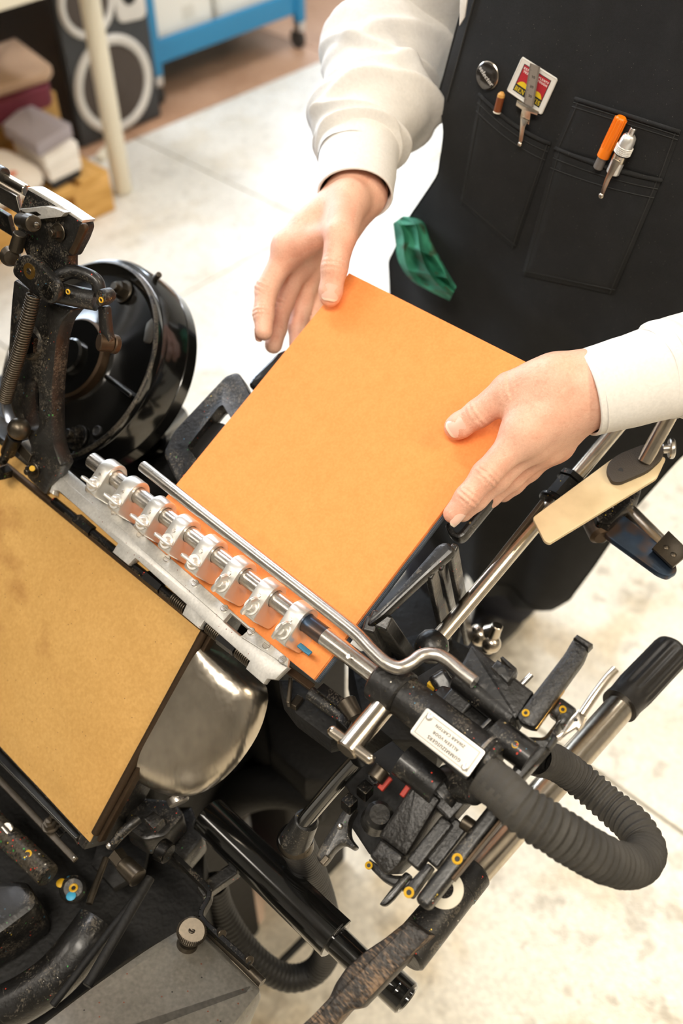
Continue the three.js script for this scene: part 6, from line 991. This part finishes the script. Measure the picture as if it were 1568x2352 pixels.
{
  // blue trolley
  const xf = -2.66, xb = -3.15, za = -1.845, zb = -2.62, blue = std({ color: 0x2b86b5, roughness: 0.45 }), t = thing('trolley', 'blue steel trolley with a lower tray on castors', 'trolley', V(-2.9, 0, -2.2));
  part(t, 'lower_tray', [box(V((xf + xb) / 2, 0.16, (za + zb) / 2), xf - xb, 0.02, za - zb, 0.003), box(V(xf - 0.01, 0.185, (za + zb) / 2), 0.022, 0.085, za - zb, 0.006), box(V(xb, 0.185, (za + zb) / 2), 0.02, 0.085, za - zb, 0.006), box(V((xf + xb) / 2, 0.185, za), xf - xb, 0.085, 0.02, 0.006), box(V((xf + xb) / 2, 0.185, zb), xf - xb, 0.085, 0.02, 0.006)], blue);
  part(t, 'upper_tray', box(V((xf + xb) / 2, 0.86, (za + zb) / 2), xf - xb + 0.02, 0.05, za - zb + 0.02, 0.006), blue);
  for (const [x, z] of [[xf, za], [xf, zb], [xb, za], [xb, zb]]) {
    part(t, 'post', box(V(x, 0.5, z), 0.042, 0.78, 0.042, 0.008), blue);
    const k = part(t, 'castor_fork', [box(V(x, 0.092, z), 0.036, 0.04, 0.036, 0.004), cyl(V(x, 0.07, z), V(x, 0.12, z), 0.012)], M.steel); part(k, 'castor_wheel', lathe([[0, -0.012], [0.034, -0.012], [0.038, -0.008], [0.038, 0.008], [0.034, 0.012], [0, 0.012]], V(x - 0.012, 0.038, z), V(0, 0, 1), 28), M.rubber);
  }
  const white = std({ color: 0xe9e6dc, roughness: 0.5 });
  [['white plastic drawer box with a square emblem, on the trolley behind the post', -1.885, -2.185], ['white plastic drawer box farther along the trolley tray', -2.205, -2.58]].forEach(([l, a, b]) => {
    const d = thing('drawer_box', l, 'drawer box', V(-2.86, 0.17, (a + b) / 2), 'drawer boxes on the trolley');
    part(d, 'case', box(V(-2.88, 0.38, (a + b) / 2), 0.36, 0.42, a - b, 0.012), white);
    for (const y of [0.27, 0.47]) { const dr = part(d, 'drawer', box(V(-2.70, y, (a + b) / 2), 0.02, 0.185, a - b - 0.02, 0.006), white); part(dr, 'recess', box(V(-2.689, y + 0.01, (a + b) / 2 - 0.02), 0.004, 0.05, 0.055, 0.002), std({ color: 0xd8d4c8, roughness: 0.5 })); }
  });
}
{
  // work table: only one leg and the corner of its top are in view
  const cream = std({ color: 0xe8dfc9, roughness: 0.45 }), t = thing('work_table', 'cream work table with a round tubular leg beside the loudspeaker', 'table', V(-2.2, 0, -1.3));
  const l0 = H(283, 440, 0);
  for (const [x, z] of [[l0.x, l0.z], [l0.x, 0.5], [-3.2, l0.z], [-3.2, 0.5]]) part(t, 'leg', cyl(V(x, 0.002, z), V(x, 0.74, z), 0.031, 0.031, 32), cream);
  part(t, 'table_top', box(V(-2.5675, 0.757, -0.4), 1.265, 0.034, 1.9, 0.006), cream);
  solo('floor_batten', box(H(248, 342, 0.012), 0.03, 0.022, 0.16, 0.004, 0.5), cream, 'pale batten lying at the foot of the loudspeaker', 'batten');
}
{
  // pallet with packs of paper
  const wood = std({ map: rep(tex(256, (u, v) => { const a = fbm(u * 0.2, v, 24, 4, 521), g = (a - 0.5) * 60; return [222 + g, 172 + g, 96 + g]; }), 3), roughness: 0.75 }), p = thing('pallet', 'light wooden pallet under the packs of paper', 'pallet', V(-2.5, 0, -0.8));
  const x1 = -2.13, x0 = -2.93, zz0 = -1.215, zz1 = -0.42;
  for (let i = 0; i < 6; i++) { const z = lerp(zz0 + 0.055, zz1 - 0.055, i / 5); part(p, 'deck_board', box(V((x0 + x1) / 2, 0.131, z), x1 - x0, 0.018, 0.108, 0.002), wood); }
  for (const x of [x0 + 0.05, (x0 + x1) / 2, x1 - 0.05]) { part(p, 'runner', box(V(x, 0.113, (zz0 + zz1) / 2), 0.1, 0.018, zz1 - zz0, 0.002), wood); part(p, 'runner', box(V(x, 0.009, (zz0 + zz1) / 2), 0.1, 0.016, zz1 - zz0, 0.002), wood); for (const z of [zz0 + 0.07, (zz0 + zz1) / 2, zz1 - 0.07]) part(p, 'block', box(V(x, 0.06, z), 0.1, 0.086, 0.14, 0.003), wood); }
  const pk = (name, label, list, y, t, color, b = 0.004, rnd = 0.006) => solo(name, slab(px(list, y), UPV, t, b, [], rnd), std({ color, roughness: 0.75, bumpMap: rep(fineBump, 4), bumpScale: 0.0006 }), label, 'paper pack', 'packs of paper on the pallet');
  pk('paper_pack', 'charcoal pack of paper at the bottom of the pallet pile', [[38, 330], [92, 288], [182, 376], [118, 410]], 0.181, 0.04, 0x2d2e30);
  pk('paper_pack', 'lower white pack of paper above the charcoal one', [[30, 326], [90, 276], [184, 358], [112, 392]], 0.222, 0.04, 0xefe6da);
  pk('paper_pack', 'upper white pack of paper under the grey one', [[24, 306], [84, 254], [178, 326], [102, 364]], 0.264, 0.041, 0xf1e9de);
  pk('paper_pack', 'mauve-grey pack of paper on top of the white ones', [[4, 284], [60, 235], [163, 284], [84, 332]], 0.306, 0.041, 0xa79da0);
  solo('paper_bag', (() => { const c = H(-10, 415, 0.2), f = (x, y, z) => { const a = (x - c.x) / 0.12, b = (y - 0.205) / 0.062, d = (z - c.z) / 0.12; return (Math.pow(a * a * a * a + d * d * d * d, 0.5) + b * b - 1) * 0.05; }; return boxUV(sdfMesh(f, V(c.x - 0.2, 0.135, c.z - 0.2), V(c.x + 0.2, 0.28, c.z + 0.2), 0.012)); })(), std({ color: 0xefe3d4, roughness: 0.7 }), 'pale rounded bag with an orange spot beside the grey pack', 'bag');
  const bagc = H(40, 400, 0.2); part(scene.children[scene.children.length - 1], 'orange_label', lathe([[0, 0.001], [0.012, 0.0008], [0.014, 0]], H(28, 398, 0.2695), UPV, 20), std({ color: 0xe8602a, roughness: 0.6 }), 'orange spot');
  solo('carton', slab(px([[-90, 205], [0, 160], [126, 209], [20, 226], [-90, 262]], 0.279), UPV, 0.138, 0.004), std({ color: 0xcfa765, roughness: 0.8 }), 'tan carton under the burgundy pack', 'carton');
  pk('paper_pack', 'burgundy pack of paper under the beige board', [[-60, 200], [30, 130], [113, 186], [108, 200], [-60, 262]], 0.341, 0.06, 0x6b2433);
  pk('paper_board', 'beige board lying on the burgundy pack', [[-60, 120], [34, 84], [118, 148], [108, 164], [-60, 218]], 0.375, 0.032, 0xc9a88a, 0.008, 0.01);
}

{
  // cloth lying on the floor under the press
  const c = H(545, 2060, 0.03), f = (x, y, z) => { const p = V(x - c.x, y - 0.03, z - c.z), n = fbm(x * 3 + 5, z * 3 + y * 2 + 5, 6, 3, 611) - 0.5; return Math.max(Math.hypot(p.x / 1.2, p.y * 1.5, p.z / 0.9) - 0.055 - n * 0.05, 0.002 - y); };
  solo('floor_cloth', boxUV(sdfMesh(f, V(c.x - 0.12, -0.01, c.z - 0.12), V(c.x + 0.12, 0.12, c.z + 0.12), 0.006)), std({ map: rep(tex(128, (u, v) => mix3([226, 200, 178], [206, 92, 110], sstep(fbm(u, v, 3, 3, 613), 0.5, 0.65))), 6), roughness: 0.9 }), 'crumpled pink and cream cloth on the floor under the press', 'cloth');
}

renderer.render(scene, camera);
